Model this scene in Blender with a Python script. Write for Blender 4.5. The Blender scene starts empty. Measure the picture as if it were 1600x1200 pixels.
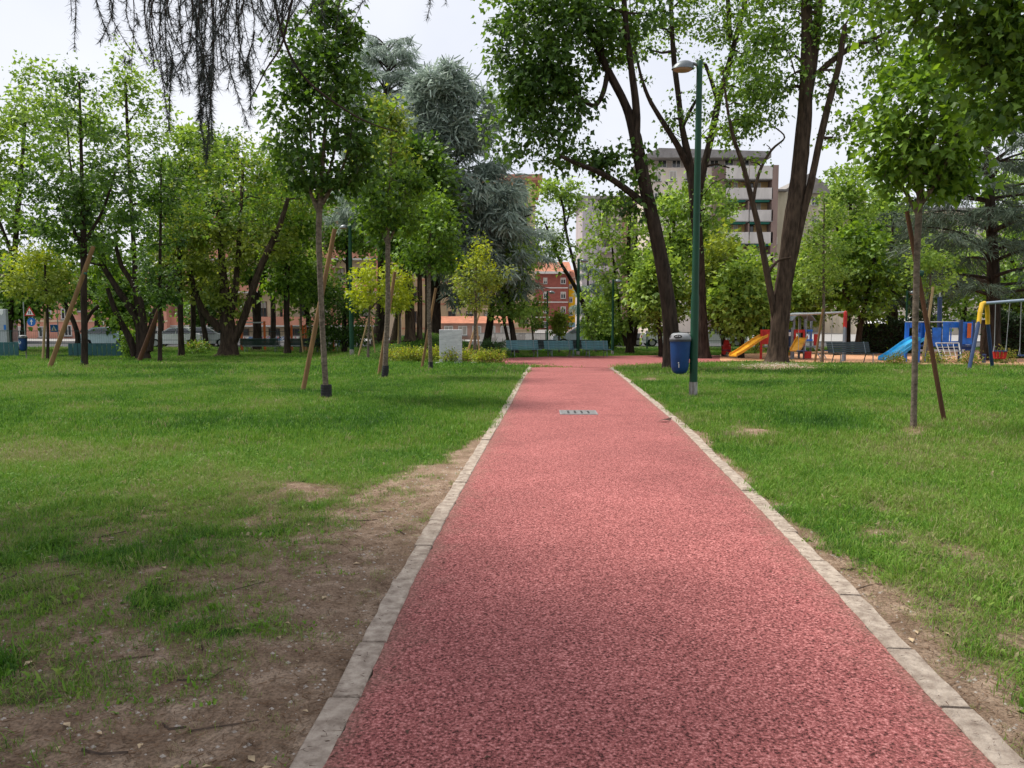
import bpy, math, random
import numpy as np
from mathutils import Vector, Matrix

random.seed(7)
rng = np.random.default_rng(11)
scene = bpy.context.scene
COL = scene.collection
R = math.radians

# ------------------------------------------------------------------ camera
PITCH = math.atan(100.0 / 1200.0)
CAM_H = 1.5
cam_data = bpy.data.cameras.new('camera')
cam = bpy.data.objects.new('camera', cam_data)
COL.objects.link(cam)
cam_data.sensor_width = 36.0
cam_data.lens = 27.0
cam_data.clip_start = 0.05
cam_data.clip_end = 4000
cam.location = (0, 0, CAM_H)
cam.rotation_euler = (math.pi / 2 - PITCH, 0, 0)
scene.camera = cam
scene.cycles.max_bounces = 4
scene.cycles.diffuse_bounces = 2
scene.cycles.transmission_bounces = 3

# ------------------------------------------------------------------ world + sun
SUN_EL, SUN_AZ = 62.0, 292.0          # azimuth measured clockwise from +Y
world = bpy.data.worlds.new('World')
scene.world = world
world.use_nodes = True
nt = world.node_tree
nt.nodes.clear()
w_out = nt.nodes.new('ShaderNodeOutputWorld')
w_bg = nt.nodes.new('ShaderNodeBackground')
w_sky = nt.nodes.new('ShaderNodeTexSky')
w_sky.sky_type = 'NISHITA'
w_sky.sun_disc = False
w_sky.sun_elevation = R(SUN_EL)
w_sky.sun_rotation = R(SUN_AZ)
w_sky.dust_density = 4.0
w_sky.air_density = 1.0
w_mix = nt.nodes.new('ShaderNodeMixRGB')
w_mix.inputs['Fac'].default_value = 0.95
w_tc = nt.nodes.new('ShaderNodeTexCoord')
w_noise = nt.nodes.new('ShaderNodeTexNoise')
w_noise.inputs['Scale'].default_value = 3.0
w_noise.inputs['Detail'].default_value = 4
w_ramp = nt.nodes.new('ShaderNodeValToRGB')          # thin high cloud, almost even
w_ramp.color_ramp.elements[0].position = 0.25
w_ramp.color_ramp.elements[0].color = (2.28, 2.40, 2.74, 1)
w_ramp.color_ramp.elements[1].position = 0.75
w_ramp.color_ramp.elements[1].color = (2.98, 3.01, 3.12, 1)
nt.links.new(w_tc.outputs['Generated'], w_noise.inputs['Vector'])
nt.links.new(w_noise.outputs['Fac'], w_ramp.inputs['Fac'])
nt.links.new(w_sky.outputs['Color'], w_mix.inputs['Color1'])
nt.links.new(w_ramp.outputs['Color'], w_mix.inputs['Color2'])
nt.links.new(w_mix.outputs['Color'], w_bg.inputs['Color'])
w_bg.inputs['Strength'].default_value = 0.10
nt.links.new(w_bg.outputs['Background'], w_out.inputs['Surface'])

sun_data = bpy.data.lights.new('sun', 'SUN')
sun_data.energy = 1.5
sun_data.angle = R(11)
sun_data.color = (1.0, 0.95, 0.86)
sun = bpy.data.objects.new('sun', sun_data)
COL.objects.link(sun)
_sd = Vector((math.sin(R(SUN_AZ)) * math.cos(R(SUN_EL)), math.cos(R(SUN_AZ)) * math.cos(R(SUN_EL)), math.sin(R(SUN_EL))))
sun.rotation_euler = _sd.to_track_quat('Z', 'Y').to_euler()
sun.location = (-25, 10, 40)

vs = scene.view_settings
vs.view_transform = 'Standard'
vs.look = 'None'
vs.gamma = 1.0
vs.exposure = 1.75
vs.use_curve_mapping = False

# ------------------------------------------------------------------ terrain and projection helpers
def sst(a, b, t):
    t = np.clip((t - a) / (b - a), 0, 1)
    return t * t * (3 - 2 * t)

def gz(x, y):
    """height of the terrain: gentle fall behind the junction, one grass mound"""
    x = np.asarray(x, float); y = np.asarray(y, float)
    z = -0.5 * sst(18, 42, y)
    z = z + 1.25 * np.exp(-((x + 4.6) / 3.1) ** 2 - ((y - 41.0) / 3.2) ** 2)
    return z

def ray(u, v):
    t = -(v - 600.0) / 1200.0
    s = (u - 800.0) / 1200.0
    return np.array([s, math.cos(PITCH) + t * math.sin(PITCH), -math.sin(PITCH) + t * math.cos(PITCH)])

def P(u, v, D):
    d = ray(u, v)
    p = d * (D / d[1])
    return Vector((p[0], p[1], p[2] + CAM_H))

def G(u, v):
    """point of the terrain seen at that spot of the photograph"""
    d = ray(u, v)
    D = 1.0
    prev = 0.3
    while D < 400:
        p = d * (D / d[1])
        if p[2] + CAM_H <= gz(p[0], p[1]):
            lo, hi = prev, D
            for _ in range(30):
                m = (lo + hi) / 2
                q = d * (m / d[1])
                if q[2] + CAM_H <= gz(q[0], q[1]): hi = m
                else: lo = m
            q = d * (hi / d[1])
            return Vector((q[0], q[1], float(gz(q[0], q[1]))))
        prev = D
        D += 0.1
    raise ValueError((u, v))

def to_px(x, y, z):
    Z = z - CAM_H
    f = y * math.cos(PITCH) - Z * math.sin(PITCH)
    up = y * math.sin(PITCH) + Z * math.cos(PITCH)
    f = np.maximum(f, 0.05)
    return 800 + 1200 * x / f, 600 - 1200 * up / f

def onz(x, y):
    return Vector((x, y, float(gz(x, y))))

# ------------------------------------------------------------------ noise in numpy (for masks)
_perm = rng.random((64, 64))
def vnoise(x, y, s):
    x = np.asarray(x) * s + 1000.0; y = np.asarray(y) * s + 1000.0
    xi = np.floor(x).astype(int); yi = np.floor(y).astype(int)
    fx = x - xi; fy = y - yi
    fx = fx * fx * (3 - 2 * fx); fy = fy * fy * (3 - 2 * fy)
    a = _perm[xi % 64, yi % 64]; b = _perm[(xi + 1) % 64, yi % 64]
    c = _perm[xi % 64, (yi + 1) % 64]; d = _perm[(xi + 1) % 64, (yi + 1) % 64]
    return (a * (1 - fx) + b * fx) * (1 - fy) + (c * (1 - fx) + d * fx) * fy
def fbm(x, y, s):
    return (vnoise(x, y, s) * 0.5 + vnoise(x, y, s * 2.1) * 0.27 + vnoise(x, y, s * 4.3) * 0.15 + vnoise(x, y, s * 9.1) * 0.08)

# ------------------------------------------------------------------ materials
def mat(name, col, rough=0.7, var=0.12, scale=6.0, bump=0.0, bscale=None, metal=0.0, spec=0.3, stretch=(1, 1, 1), dirt=None, coat=0.0):
    m = bpy.data.materials.new(name)
    m.use_nodes = True
    n = m.node_tree; b = n.nodes['Principled BSDF']
    b.inputs['Roughness'].default_value = rough
    b.inputs['Metallic'].default_value = metal
    b.inputs['Specular IOR Level'].default_value = spec
    if coat: b.inputs['Coat Weight'].default_value = coat
    tc = n.nodes.new('ShaderNodeTexCoord')
    mp = n.nodes.new('ShaderNodeMapping')
    mp.inputs['Scale'].default_value = stretch
    n.links.new(tc.outputs['Object'], mp.inputs['Vector'])
    nz = n.nodes.new('ShaderNodeTexNoise')
    nz.inputs['Scale'].default_value = scale
    nz.inputs['Detail'].default_value = 6
    nz.inputs['Roughness'].default_value = 0.6
    n.links.new(mp.outputs['Vector'], nz.inputs['Vector'])
    rp = n.nodes.new('ShaderNodeValToRGB')
    c = np.array(col[:3])
    d = np.array(dirt) if dirt is not None else c * (1 - 1.6 * var)
    rp.color_ramp.elements[0].position = 0.3
    rp.color_ramp.elements[0].color = (*np.clip(d, 0, 1), 1)
    rp.color_ramp.elements[1].position = 0.66
    rp.color_ramp.elements[1].color = (*np.clip(c * (1 + var * 0.6), 0, 1), 1)
    n.links.new(nz.outputs['Fac'], rp.inputs['Fac'])
    n.links.new(rp.outputs['Color'], b.inputs['Base Color'])
    if bump:
        nb = n.nodes.new('ShaderNodeTexNoise')
        nb.inputs['Scale'].default_value = bscale or scale * 4
        nb.inputs['Detail'].default_value = 5
        n.links.new(mp.outputs['Vector'], nb.inputs['Vector'])
        bp = n.nodes.new('ShaderNodeBump')
        bp.inputs['Strength'].default_value = bump
        bp.inputs['Distance'].default_value = 0.02
        n.links.new(nb.outputs['Fac'], bp.inputs['Height'])
        n.links.new(bp.outputs['Normal'], b.inputs['Normal'])
    return m

def leaf_mat(name, dark, light, transl=0.35, rough=0.5):
    m = bpy.data.materials.new(name)
    m.use_nodes = True
    n = m.node_tree; b = n.nodes['Principled BSDF']
    out = n.nodes['Material Output']
    at = n.nodes.new('ShaderNodeAttribute'); at.attribute_name = 'rnd'
    rp = n.nodes.new('ShaderNodeValToRGB')
    rp.color_ramp.elements[0].color = (*dark, 1)
    rp.color_ramp.elements[1].color = (*light, 1)
    n.links.new(at.outputs['Fac'], rp.inputs['Fac'])
    n.links.new(rp.outputs['Color'], b.inputs['Base Color'])
    b.inputs['Roughness'].default_value = rough
    b.inputs['Specular IOR Level'].default_value = 0.35
    tr = n.nodes.new('ShaderNodeBsdfTranslucent')
    hs = n.nodes.new('ShaderNodeHueSaturation')
    hs.inputs['Hue'].default_value = 0.485
    hs.inputs['Saturation'].default_value = 1.1
    hs.inputs['Value'].default_value = 1.7
    n.links.new(rp.outputs['Color'], hs.inputs['Color'])
    n.links.new(hs.outputs['Color'], tr.inputs['Color'])
    mx = n.nodes.new('ShaderNodeMixShader'); mx.inputs['Fac'].default_value = transl
    n.links.new(b.outputs['BSDF'], mx.inputs[1]); n.links.new(tr.outputs['BSDF'], mx.inputs[2])
    n.links.new(mx.outputs['Shader'], out.inputs['Surface'])
    return m

# ------------------------------------------------------------------ mesh builder
class MB:
    def __init__(self):
        self.v = []; self.f = []
    def add(self, vs, fs):
        o = len(self.v)
        self.v += [tuple(p) for p in vs]
        self.f += [tuple(i + o for i in q) for q in fs]
        return self
    def box(self, x0, x1, y0, y1, z0, z1):
        return self.add([(x0, y0, z0), (x1, y0, z0), (x1, y1, z0), (x0, y1, z0), (x0, y0, z1), (x1, y0, z1), (x1, y1, z1), (x0, y1, z1)],
                        [(3, 2, 1, 0), (4, 5, 6, 7), (0, 1, 5, 4), (1, 2, 6, 5), (2, 3, 7, 6), (3, 0, 4, 7)])
    def bbox(self, x0, x1, y0, y1, z0, z1, b=0.01):
        """box with chamfered vertical and top edges"""
        pl = [(x0 + b, y0), (x1 - b, y0), (x1, y0 + b), (x1, y1 - b), (x1 - b, y1), (x0 + b, y1), (x0, y1 - b), (x0, y0 + b)]
        cx, cy = (x0 + x1) / 2, (y0 + y1) / 2
        def ring(z, s):
            return [(x + (s if x < cx else -s), y + (s if y < cy else -s), z) for x, y in pl]
        vs = ring(z0, 0) + ring(z1 - b, 0) + ring(z1, b)
        fs = []
        for k in range(2):
            for i in range(8):
                j = (i + 1) % 8
                fs.append((k * 8 + i, k * 8 + j, k * 8 + 8 + j, k * 8 + 8 + i))
        fs += [tuple(range(16, 24)), tuple(range(7, -1, -1))]
        return self.add(vs, fs)
    def tube(self, pts, rad, n=8, cap=True, wob=0.0):
        pts = [Vector(p) for p in pts]
        if not hasattr(rad, '__len__'): rad = [rad] * len(pts)
        vs = []; fs = []
        ref = None
        for i, p in enumerate(pts):
            a = pts[max(i - 1, 0)]; b = pts[min(i + 1, len(pts) - 1)]
            t = (b - a)
            t = t.normalized() if t.length > 1e-9 else Vector((0, 0, 1))
            if ref is None:
                ref = t.orthogonal().normalized()
            s = (ref - t * ref.dot(t))
            s = s.normalized() if s.length > 1e-6 else t.orthogonal().normalized()
            ref = s
            w = t.cross(s)
            for k in range(n):
                an = 2 * math.pi * k / n
                r = rad[i] * (1 + (random.uniform(-wob, wob) if wob else 0))
                vs.append(p + (s * math.cos(an) + w * math.sin(an)) * r)
        for i in range(len(pts) - 1):
            for k in range(n):
                k2 = (k + 1) % n
                fs.append((i * n + k, i * n + k2, (i + 1) * n + k2, (i + 1) * n + k))
        if cap:
            fs.append(tuple(range(n - 1, -1, -1)))
            fs.append(tuple(range((len(pts) - 1) * n, len(pts) * n)))
        return self.add(vs, fs)
    def lathe(self, prof, n=20, c=(0, 0, 0), cap=True, axis=None):
        """profile of (radius, height) turned round z"""
        vs = []; fs = []
        for r, z in prof:
            for k in range(n):
                a = 2 * math.pi * k / n
                vs.append((c[0] + r * math.cos(a), c[1] + r * math.sin(a), c[2] + z))
        for i in range(len(prof) - 1):
            for k in range(n):
                k2 = (k + 1) % n
                fs.append((i * n + k, i * n + k2, (i + 1) * n + k2, (i + 1) * n + k))
        if cap:
            if prof[0][0] > 1e-4: fs.append(tuple(range(n - 1, -1, -1)))
            if prof[-1][0] > 1e-4: fs.append(tuple(range((len(prof) - 1) * n, len(prof) * n)))
        return self.add(vs, fs)
    def prism(self, poly, y0, y1):
        """polygon in x-z pushed along y"""
        n = len(poly)
        vs = [(x, y0, z) for x, z in poly] + [(x, y1, z) for x, z in poly]
        fs = [tuple(range(n)), tuple(range(2 * n - 1, n - 1, -1))]
        for i in range(n):
            j = (i + 1) % n
            fs.append((j, i, n + i, n + j))
        return self.add(vs, fs)
    def xprism(self, poly, x0, x1):
        """polygon in y-z pushed along x"""
        n = len(poly)
        vs = [(x0, y, z) for y, z in poly] + [(x1, y, z) for y, z in poly]
        fs = [tuple(range(n - 1, -1, -1)), tuple(range(n, 2 * n))]
        for i in range(n):
            j = (i + 1) % n
            fs.append((i, j, n + j, n + i))
        return self.add(vs, fs)
    def build(self, name, m, parent=None, loc=None, smooth=False):
        me = bpy.data.meshes.new(name)
        vs = self.v
        if loc is not None:
            vs = [(a - loc[0], b - loc[1], c - loc[2]) for a, b, c in vs]
        me.from_pydata(vs, [], self.f)
        me.materials.append(m)
        if smooth:
            me.polygons.foreach_set('use_smooth', [True] * len(me.polygons))
            try: me.set_sharp_from_angle(angle=R(40))
            except Exception: pass
        me.update()
        o = bpy.data.objects.new(name, me)
        COL.objects.link(o)
        if parent is not None: o.parent = parent
        elif loc is not None: o.location = loc
        return o

def np_mesh(name, verts, quads, m, parent=None, rnd=None, loc=None):
    """big mesh from numpy arrays; quads (N,k)"""
    verts = np.asarray(verts, np.float32); quads = np.asarray(quads, np.int32)
    me = bpy.data.meshes.new(name)
    k = quads.shape[1]
    me.vertices.add(len(verts)); me.loops.add(quads.size); me.polygons.add(len(quads))
    me.vertices.foreach_set('co', verts.ravel())
    me.loops.foreach_set('vertex_index', quads.ravel())
    me.polygons.foreach_set('loop_start', np.arange(0, quads.size, k, dtype=np.int32))
    me.update(calc_edges=True)
    if rnd is not None:
        a = me.attributes.new('rnd', 'FLOAT', 'FACE')
        a.data.foreach_set('value', np.asarray(rnd, np.float32))
    me.materials.append(m)
    o = bpy.data.objects.new(name, me)
    COL.objects.link(o)
    if parent is not None: o.parent = parent
    elif loc is not None: o.location = loc
    return o

def tag(o, label=None, cat=None, group=None, kind=None):
    if label: o['label'] = label
    if cat: o['category'] = cat
    if group: o['group'] = group
    if kind: o['kind'] = kind
    return o

def thing(name, label, cat, loc=(0, 0, 0), rz=0.0, group=None):
    o = bpy.data.objects.new(name, None)
    COL.objects.link(o)
    o.location = loc
    o.rotation_euler = (0, 0, rz)
    o.empty_display_size = 0.2
    return tag(o, label, cat, group)

def copy_tree(o, parent=None):
    c = o.copy(); COL.objects.link(c); c.parent = parent
    for ch in list(o.children): copy_tree(ch, c)
    return c
# ------------------------------------------------------------------ the setting: path outline
LEFT_PX = [(510, 1200), (563, 1097), (604, 1006), (647, 911), (701, 808), (760, 700), (800, 630), (832, 573)]
RIGHT_PX = [(1550, 1200), (1471, 1115), (1366, 999), (1311, 935), (1203, 816), (1104, 713), (1060, 666), (984, 601), (952, 576)]
LEFT = [G(*p) for p in LEFT_PX]; RIGHT = [G(*p) for p in RIGHT_PX]
def extend_back(L, ymin=-9.0):
    d = (L[1] - L[0])
    p = L[0] - d * ((L[0].y - ymin) / d.y)
    p.z = 0
    return [p] + L
LEFT = extend_back(LEFT); RIGHT = extend_back(RIGHT)
LY = np.array([p.y for p in LEFT]); LX = np.array([p.x for p in LEFT])
RY = np.array([p.y for p in RIGHT]); RX = np.array([p.x for p in RIGHT])
def xl(y): return np.interp(y, LY, LX)
def xr(y): return np.interp(y, RY, RX)
Y_END = min(LEFT[-1].y, RIGHT[-1].y)

def pts_px(L): return [G(u, v) for u, v in L]
CROSS = pts_px([(700, 566.5), (790, 570.8), (822, 571.2), (832, 573), (952, 576), (965, 573), (1045, 569.5), (1150, 566), (1215, 565.5)]) \
      + pts_px([(1215, 556), (1120, 556), (1000, 556.2), (860, 557.5), (795, 560), (755, 562.5), (700, 563)])
PLAY = pts_px([(1125, 565.3), (1215, 565.5), (1300, 568.5), (1480, 572), (1640, 573)]) + pts_px([(1640, 549), (1400, 547), (1200, 552), (1125, 555)])

def in_poly(x, y, poly):
    x = np.asarray(x); y = np.asarray(y)
    ins = np.zeros(x.shape, bool)
    n = len(poly)
    for i in range(n):
        a, b = poly[i], poly[(i + 1) % n]
        c = ((a.y > y) != (b.y > y)) & (x < (b.x - a.x) * (y - a.y) / ((b.y - a.y) + 1e-12) + a.x)
        ins ^= c
    return ins

KERB_W = 0.115
def bareness(x, y):
    """0 full turf .. 1 bare soil"""
    x = np.asarray(x, float); y = np.asarray(y, float)
    u, v = to_px(x, np.maximum(y, 0.3), gz(x, y))
    n1 = fbm(x, y, 1.1); n2 = fbm(x + 31, y + 7, 3.4)
    b = np.zeros(x.shape)
    dl = xl(y) - KERB_W - x                       # metres left of the left kerb
    dr = x - xr(y) - KERB_W                       # metres right of the right kerb
    # left verge: bare by the kerb, thin trampled turf further out, full turf beyond about eight metres
    n3 = vnoise(x, y, 13.0); n4 = vnoise(x + 3, y, 29.0)
    dn = dl + (n1 - 0.5) * 1.3 + (n2 - 0.5) * 0.5
    prof = np.interp(dn, [0, .25, .5, .8, 1.4, 2.6], [1.0, .93, .75, .58, .48, .41])
    prof = prof + .20 * (1 - sst(2.2, 3.4, y)) + (n2 - .47) * .55 + (n3 - .5) * .30 + (n4 - .5) * .2
    fade = 1 - sst(5.2, 8.4, y + (n1 - 0.5) * 4.0 + np.clip(1.2 - dl, 0, 1.2) * -1.3)
    b = np.maximum(b, np.where(dl > -0.3, prof * fade, 0))
    strip = 0.26 * (1 - sst(8, 11, y))
    b = np.maximum(b, np.where(dl > -0.3, 1.1 * (1 - sst(strip * .4, strip * 1.6 + .02, dl + (n2 - .5) * .35)), 0) * (y < 11))
    wr = 0.07 + 0.13 * (1 - sst(3.5, 7, y))
    b = np.maximum(b, np.where(dr > -0.3, 1 - sst(wr * 0.3, wr * 1.6, dr + (n2 - 0.5) * 0.55), 0) * (1 - 0.45 * sst(8, 16, y)))
    b = np.maximum(b, np.where(dr > 0, (1 - sst(5.0, 8.0, y)) * (0.15 + 1.3 * np.clip(n1 - 0.56, 0, 1)), 0))
    for (cu, cv, ru, rv, s) in [(470, 766, 46, 10, 1.2), (550, 776, 34, 8, 1.1), (1180, 676, 34, 8, 1.0), (1160, 667, 24, 5, 0.8), (1545, 1085, 55, 45, 1.0), (1400, 950, 42, 30, .7), (1015, 594, 16, 4, .7),
                             (600, 700, 40, 8, .35), (60, 615, 60, 6, .3), (420, 605, 50, 8, .45), (1215, 573, 60, 5, .9), (1430, 676, 26, 6, .8), (130, 640, 60, 9, .35), (250, 640, 80, 9, .3), (1380, 800, 60, 14, .4), (960, 590, 10, 4, .6), (510, 624, 16, 4, .75), (601, 592, 12, 3, .6), (1083, 619, 14, 4, .5)]:
        q = ((u - cu) / ru) ** 2 + ((v - cv) / rv) ** 2
        b = np.maximum(b, s * np.exp(-q * 0.9) * (0.6 + 0.9 * n2))
    tuft = sst(.60, .74, vnoise(x + 5, y + 9, 2.7)) * sst(.45, .6, vnoise(x, y, 7.0))
    b = b - tuft * .34 * (y < 8)
    b = b + (n1 - 0.5) * 0.22 + (n2 - 0.5) * 0.30
    return np.clip(b, 0, 1)

# ------------------------------------------------------------------ ground sheet
def grow(a, step, factor, end):
    out = [a]
    while out[-1] < end:
        out.append(out[-1] + step); step *= factor
    return out
ys = [-400, -120, -50, -25, -14] + list(np.arange(-9, 1.5, 0.5)) + list(np.arange(1.5, 9, 0.075)) + grow(9.0, 0.09, 1.022, 60) + [75, 100, 150, 250, 500, 1500]
xpos = list(np.arange(0, 5, 0.075)) + grow(5.0, 0.09, 1.05, 60) + [90, 150, 300, 700, 1500]
xs = [-a for a in xpos[::-1]] + xpos[1:]
XX, YY = np.meshgrid(np.array(xs), np.array(ys))
ZZ = gz(XX, YY)
dpath = np.minimum(np.abs(XX - xl(YY)), np.abs(XX - xr(YY)))
inpath = (XX > xl(YY) - 0.14) & (XX < xr(YY) + 0.14) & (YY < Y_END + 0.5)
rough_m = np.where(inpath, 0, sst(0.1, 0.7, dpath)) * (1 - sst(21.5, 23.5, YY)) * sst(-3, 1, YY)
ZZ = ZZ + rough_m * ((fbm(XX, YY, 0.9) - 0.5) * 0.10 + (fbm(XX, YY, 5.0) - 0.5) * 0.02)
def lawn_z(x, y):
    d = np.minimum(np.abs(x - xl(y)), np.abs(x - xr(y)))
    rm = sst(0.1, 0.7, d) * (1 - sst(21.5, 23.5, y)) * sst(-3, 1, y)
    return gz(x, y) + rm * ((fbm(x, y, 0.9) - 0.5) * 0.10 + (fbm(x, y, 5.0) - 0.5) * 0.02)
ny, nx = XX.shape
idx = np.arange(nx * ny).reshape(ny, nx)
quads = np.stack([idx[:-1, :-1], idx[:-1, 1:], idx[1:, 1:], idx[1:, :-1]], -1).reshape(-1, 4)

def ground_material():
    m = bpy.data.materials.new('lawn_soil')
    m.use_nodes = True
    n = m.node_tree; b = n.nodes['Principled BSDF']; L = n.links.new
    b.inputs['Roughness'].default_value = 0.95
    b.inputs['Specular IOR Level'].default_value = 0.1
    tc = n.nodes.new('ShaderNodeTexCoord')
    def noise(s, d=6, r=0.6):
        q = n.nodes.new('ShaderNodeTexNoise'); q.inputs['Scale'].default_value = s; q.inputs['Detail'].default_value = d; q.inputs['Roughness'].default_value = r
        L(tc.outputs['Object'], q.inputs['Vector']); return q
    def ramp(src, stops):
        r = n.nodes.new('ShaderNodeValToRGB')
        while len(r.color_ramp.elements) < len(stops): r.color_ramp.elements.new(0.5)
        for e, (p, c) in zip(r.color_ramp.elements, stops):
            e.position = p; e.color = (*c, 1)
        L(src, r.inputs['Fac']); return r
    soil = ramp(noise(5.0).outputs['Fac'], [(0.25, (0.14, 0.090, 0.060)), (0.5, (0.25, 0.175, 0.122)), (0.72, (0.38, 0.285, 0.21))])
    grit = ramp(noise(70.0, 4, 0.7).outputs['Fac'], [(0.3, (0.35, 0.35, 0.35)), (0.52, (1, 1, 1)), (0.75, (1.5, 1.45, 1.4))])
    mul = n.nodes.new('ShaderNodeMixRGB'); mul.blend_type = 'MULTIPLY'; mul.inputs['Fac'].default_value = 0.9
    L(soil.outputs['Color'], mul.inputs['Color1']); L(grit.outputs['Color'], mul.inputs['Color2'])
    turf = ramp(noise(3.0).outputs['Fac'], [(0.3, (0.024, 0.05, 0.010)), (0.55, (0.04, 0.085, 0.014)), (0.75, (0.07, 0.11, 0.024))])
    tg = ramp(noise(120.0, 3, 0.7).outputs['Fac'], [(0.3, (0.35, 0.4, 0.3)), (0.7, (1.35, 1.35, 1.2))])
    mul2 = n.nodes.new('ShaderNodeMixRGB'); mul2.blend_type = 'MULTIPLY'; mul2.inputs['Fac'].default_value = 0.9
    L(turf.outputs['Color'], mul2.inputs['Color1']); L(tg.outputs['Color'], mul2.inputs['Color2'])
    at = n.nodes.new('ShaderNodeAttribute'); at.attribute_name = 'bare'
    nb = noise(11.0, 6, 0.7)
    ad = n.nodes.new('ShaderNodeMath'); ad.operation = 'ADD'
    L(at.outputs['Fac'], ad.inputs[0])
    sb = n.nodes.new('ShaderNodeMath'); sb.operation = 'MULTIPLY_ADD'; sb.inputs[1].default_value = 0.7; sb.inputs[2].default_value = -0.35
    L(nb.outputs['Fac'], sb.inputs[0]); L(sb.outputs[0], ad.inputs[1])
    mr = n.nodes.new('ShaderNodeMapRange'); mr.inputs['From Min'].default_value = 0.22; mr.inputs['From Max'].default_value = 0.5
    L(ad.outputs[0], mr.inputs['Value'])
    mx = n.nodes.new('ShaderNodeMixRGB')
    L(mr.outputs['Result'], mx.inputs['Fac']); L(mul2.outputs['Color'], mx.inputs['Color1']); L(mul.outputs['Color'], mx.inputs['Color2'])
    L(mx.outputs['Color'], b.inputs['Base Color'])
    bp = n.nodes.new('ShaderNodeBump'); bp.inputs['Strength'].default_value = 0.8; bp.inputs['Distance'].default_value = 0.015
    L(noise(60.0, 6, 0.7).outputs['Fac'], bp.inputs['Height']); L(bp.outputs['Normal'], b.inputs['Normal'])
    return m
ground = np_mesh('ground', np.stack([XX, YY, ZZ], -1).reshape(-1, 3), quads, ground_material())
ga = ground.data.attributes.new('bare', 'FLOAT', 'POINT')
ga.data.foreach_set('value', np.where(YY > 0.4, bareness(XX, YY), 0.6).astype(np.float32).ravel())
ground.data.polygons.foreach_set('use_smooth', [True] * len(ground.data.polygons))
tag(ground, 'green lawn with worn bare soil beside the kerb', kind='structure')

# ------------------------------------------------------------------ rubber path
def path_material(name, dark, mid, light):
    m = bpy.data.materials.new(name)
    m.use_nodes = True
    n = m.node_tree; b = n.nodes['Principled BSDF']; L = n.links.new
    b.inputs['Roughness'].default_value = 0.85
    b.inputs['Specular IOR Level'].default_value = 0.25
    tc = n.nodes.new('ShaderNodeTexCoord')
    nz = n.nodes.new('ShaderNodeTexNoise'); nz.inputs['Scale'].default_value = 88; nz.inputs['Detail'].default_value = 3; nz.inputs['Roughness'].default_value = 0.62
    L(tc.outputs['Object'], nz.inputs['Vector'])
    r = n.nodes.new('ShaderNodeValToRGB'); r.color_ramp.elements.new(0.5); r.color_ramp.elements.new(0.5)
    for e, (p, c) in zip(r.color_ramp.elements, [(0.36, dark), (0.44, tuple(0.6 * a + 0.4 * b_ for a, b_ in zip(mid, dark))), (0.54, mid), (0.68, light)]):
        e.position = p; e.color = (*c, 1)
    L(nz.outputs['Fac'], r.inputs['Fac'])
    big = n.nodes.new('ShaderNodeTexNoise'); big.inputs['Scale'].default_value = 0.9; big.inputs['Detail'].default_value = 6; big.inputs['Roughness'].default_value = 0.65
    L(tc.outputs['Object'], big.inputs['Vector'])
    r2 = n.nodes.new('ShaderNodeValToRGB')
    r2.color_ramp.elements[0].position = 0.3; r2.color_ramp.elements[0].color = (0.80, 0.79, 0.78, 1)
    r2.color_ramp.elements[1].position = 0.68; r2.color_ramp.elements[1].color = (1.12, 1.13, 1.12, 1)
    L(big.outputs['Fac'], r2.inputs['Fac'])
    mu = n.nodes.new('ShaderNodeMixRGB'); mu.blend_type = 'MULTIPLY'; mu.inputs['Fac'].default_value = 1
    L(r.outputs['Color'], mu.inputs['Color1']); L(r2.outputs['Color'], mu.inputs['Color2'])
    ed = n.nodes.new('ShaderNodeAttribute'); ed.attribute_name = 'edge'
    en = n.nodes.new('ShaderNodeTexNoise'); en.inputs['Scale'].default_value = 5; en.inputs['Detail'].default_value = 8; en.inputs['Roughness'].default_value = .7
    L(tc.outputs['Object'], en.inputs['Vector'])
    em = n.nodes.new('ShaderNodeMath'); em.operation = 'MULTIPLY_ADD'; em.inputs[1].default_value = .55
    L(ed.outputs['Fac'], em.inputs[0]); L(en.outputs['Fac'], em.inputs[2])
    er = n.nodes.new('ShaderNodeMapRange'); er.inputs['From Min'].default_value = .62; er.inputs['From Max'].default_value = 1.15; er.inputs['To Max'].default_value = .55
    L(em.outputs[0], er.inputs['Value'])
    dm = n.nodes.new('ShaderNodeMixRGB'); dm.inputs['Color2'].default_value = (.20, .13, .095, 1)
    L(er.outputs['Result'], dm.inputs['Fac']); L(mu.outputs['Color'], dm.inputs['Color1'])
    L(dm.outputs['Color'], b.inputs['Base Color'])
    bp = n.nodes.new('ShaderNodeBump'); bp.inputs['Strength'].default_value = 0.9; bp.inputs['Distance'].default_value = 0.006
    L(nz.outputs['Fac'], bp.inputs['Height']); L(bp.outputs['Normal'], b.inputs['Normal'])
    return m
M_PATH = path_material('red_rubber_crumb', (0.045, 0.011, 0.010), (0.335, 0.100, 0.095), (0.62, 0.265, 0.25))
M_PLAY = path_material('orange_play_surface', (0.30, 0.13, 0.06), (0.62, 0.33, 0.19), (0.75, 0.45, 0.28))

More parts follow.
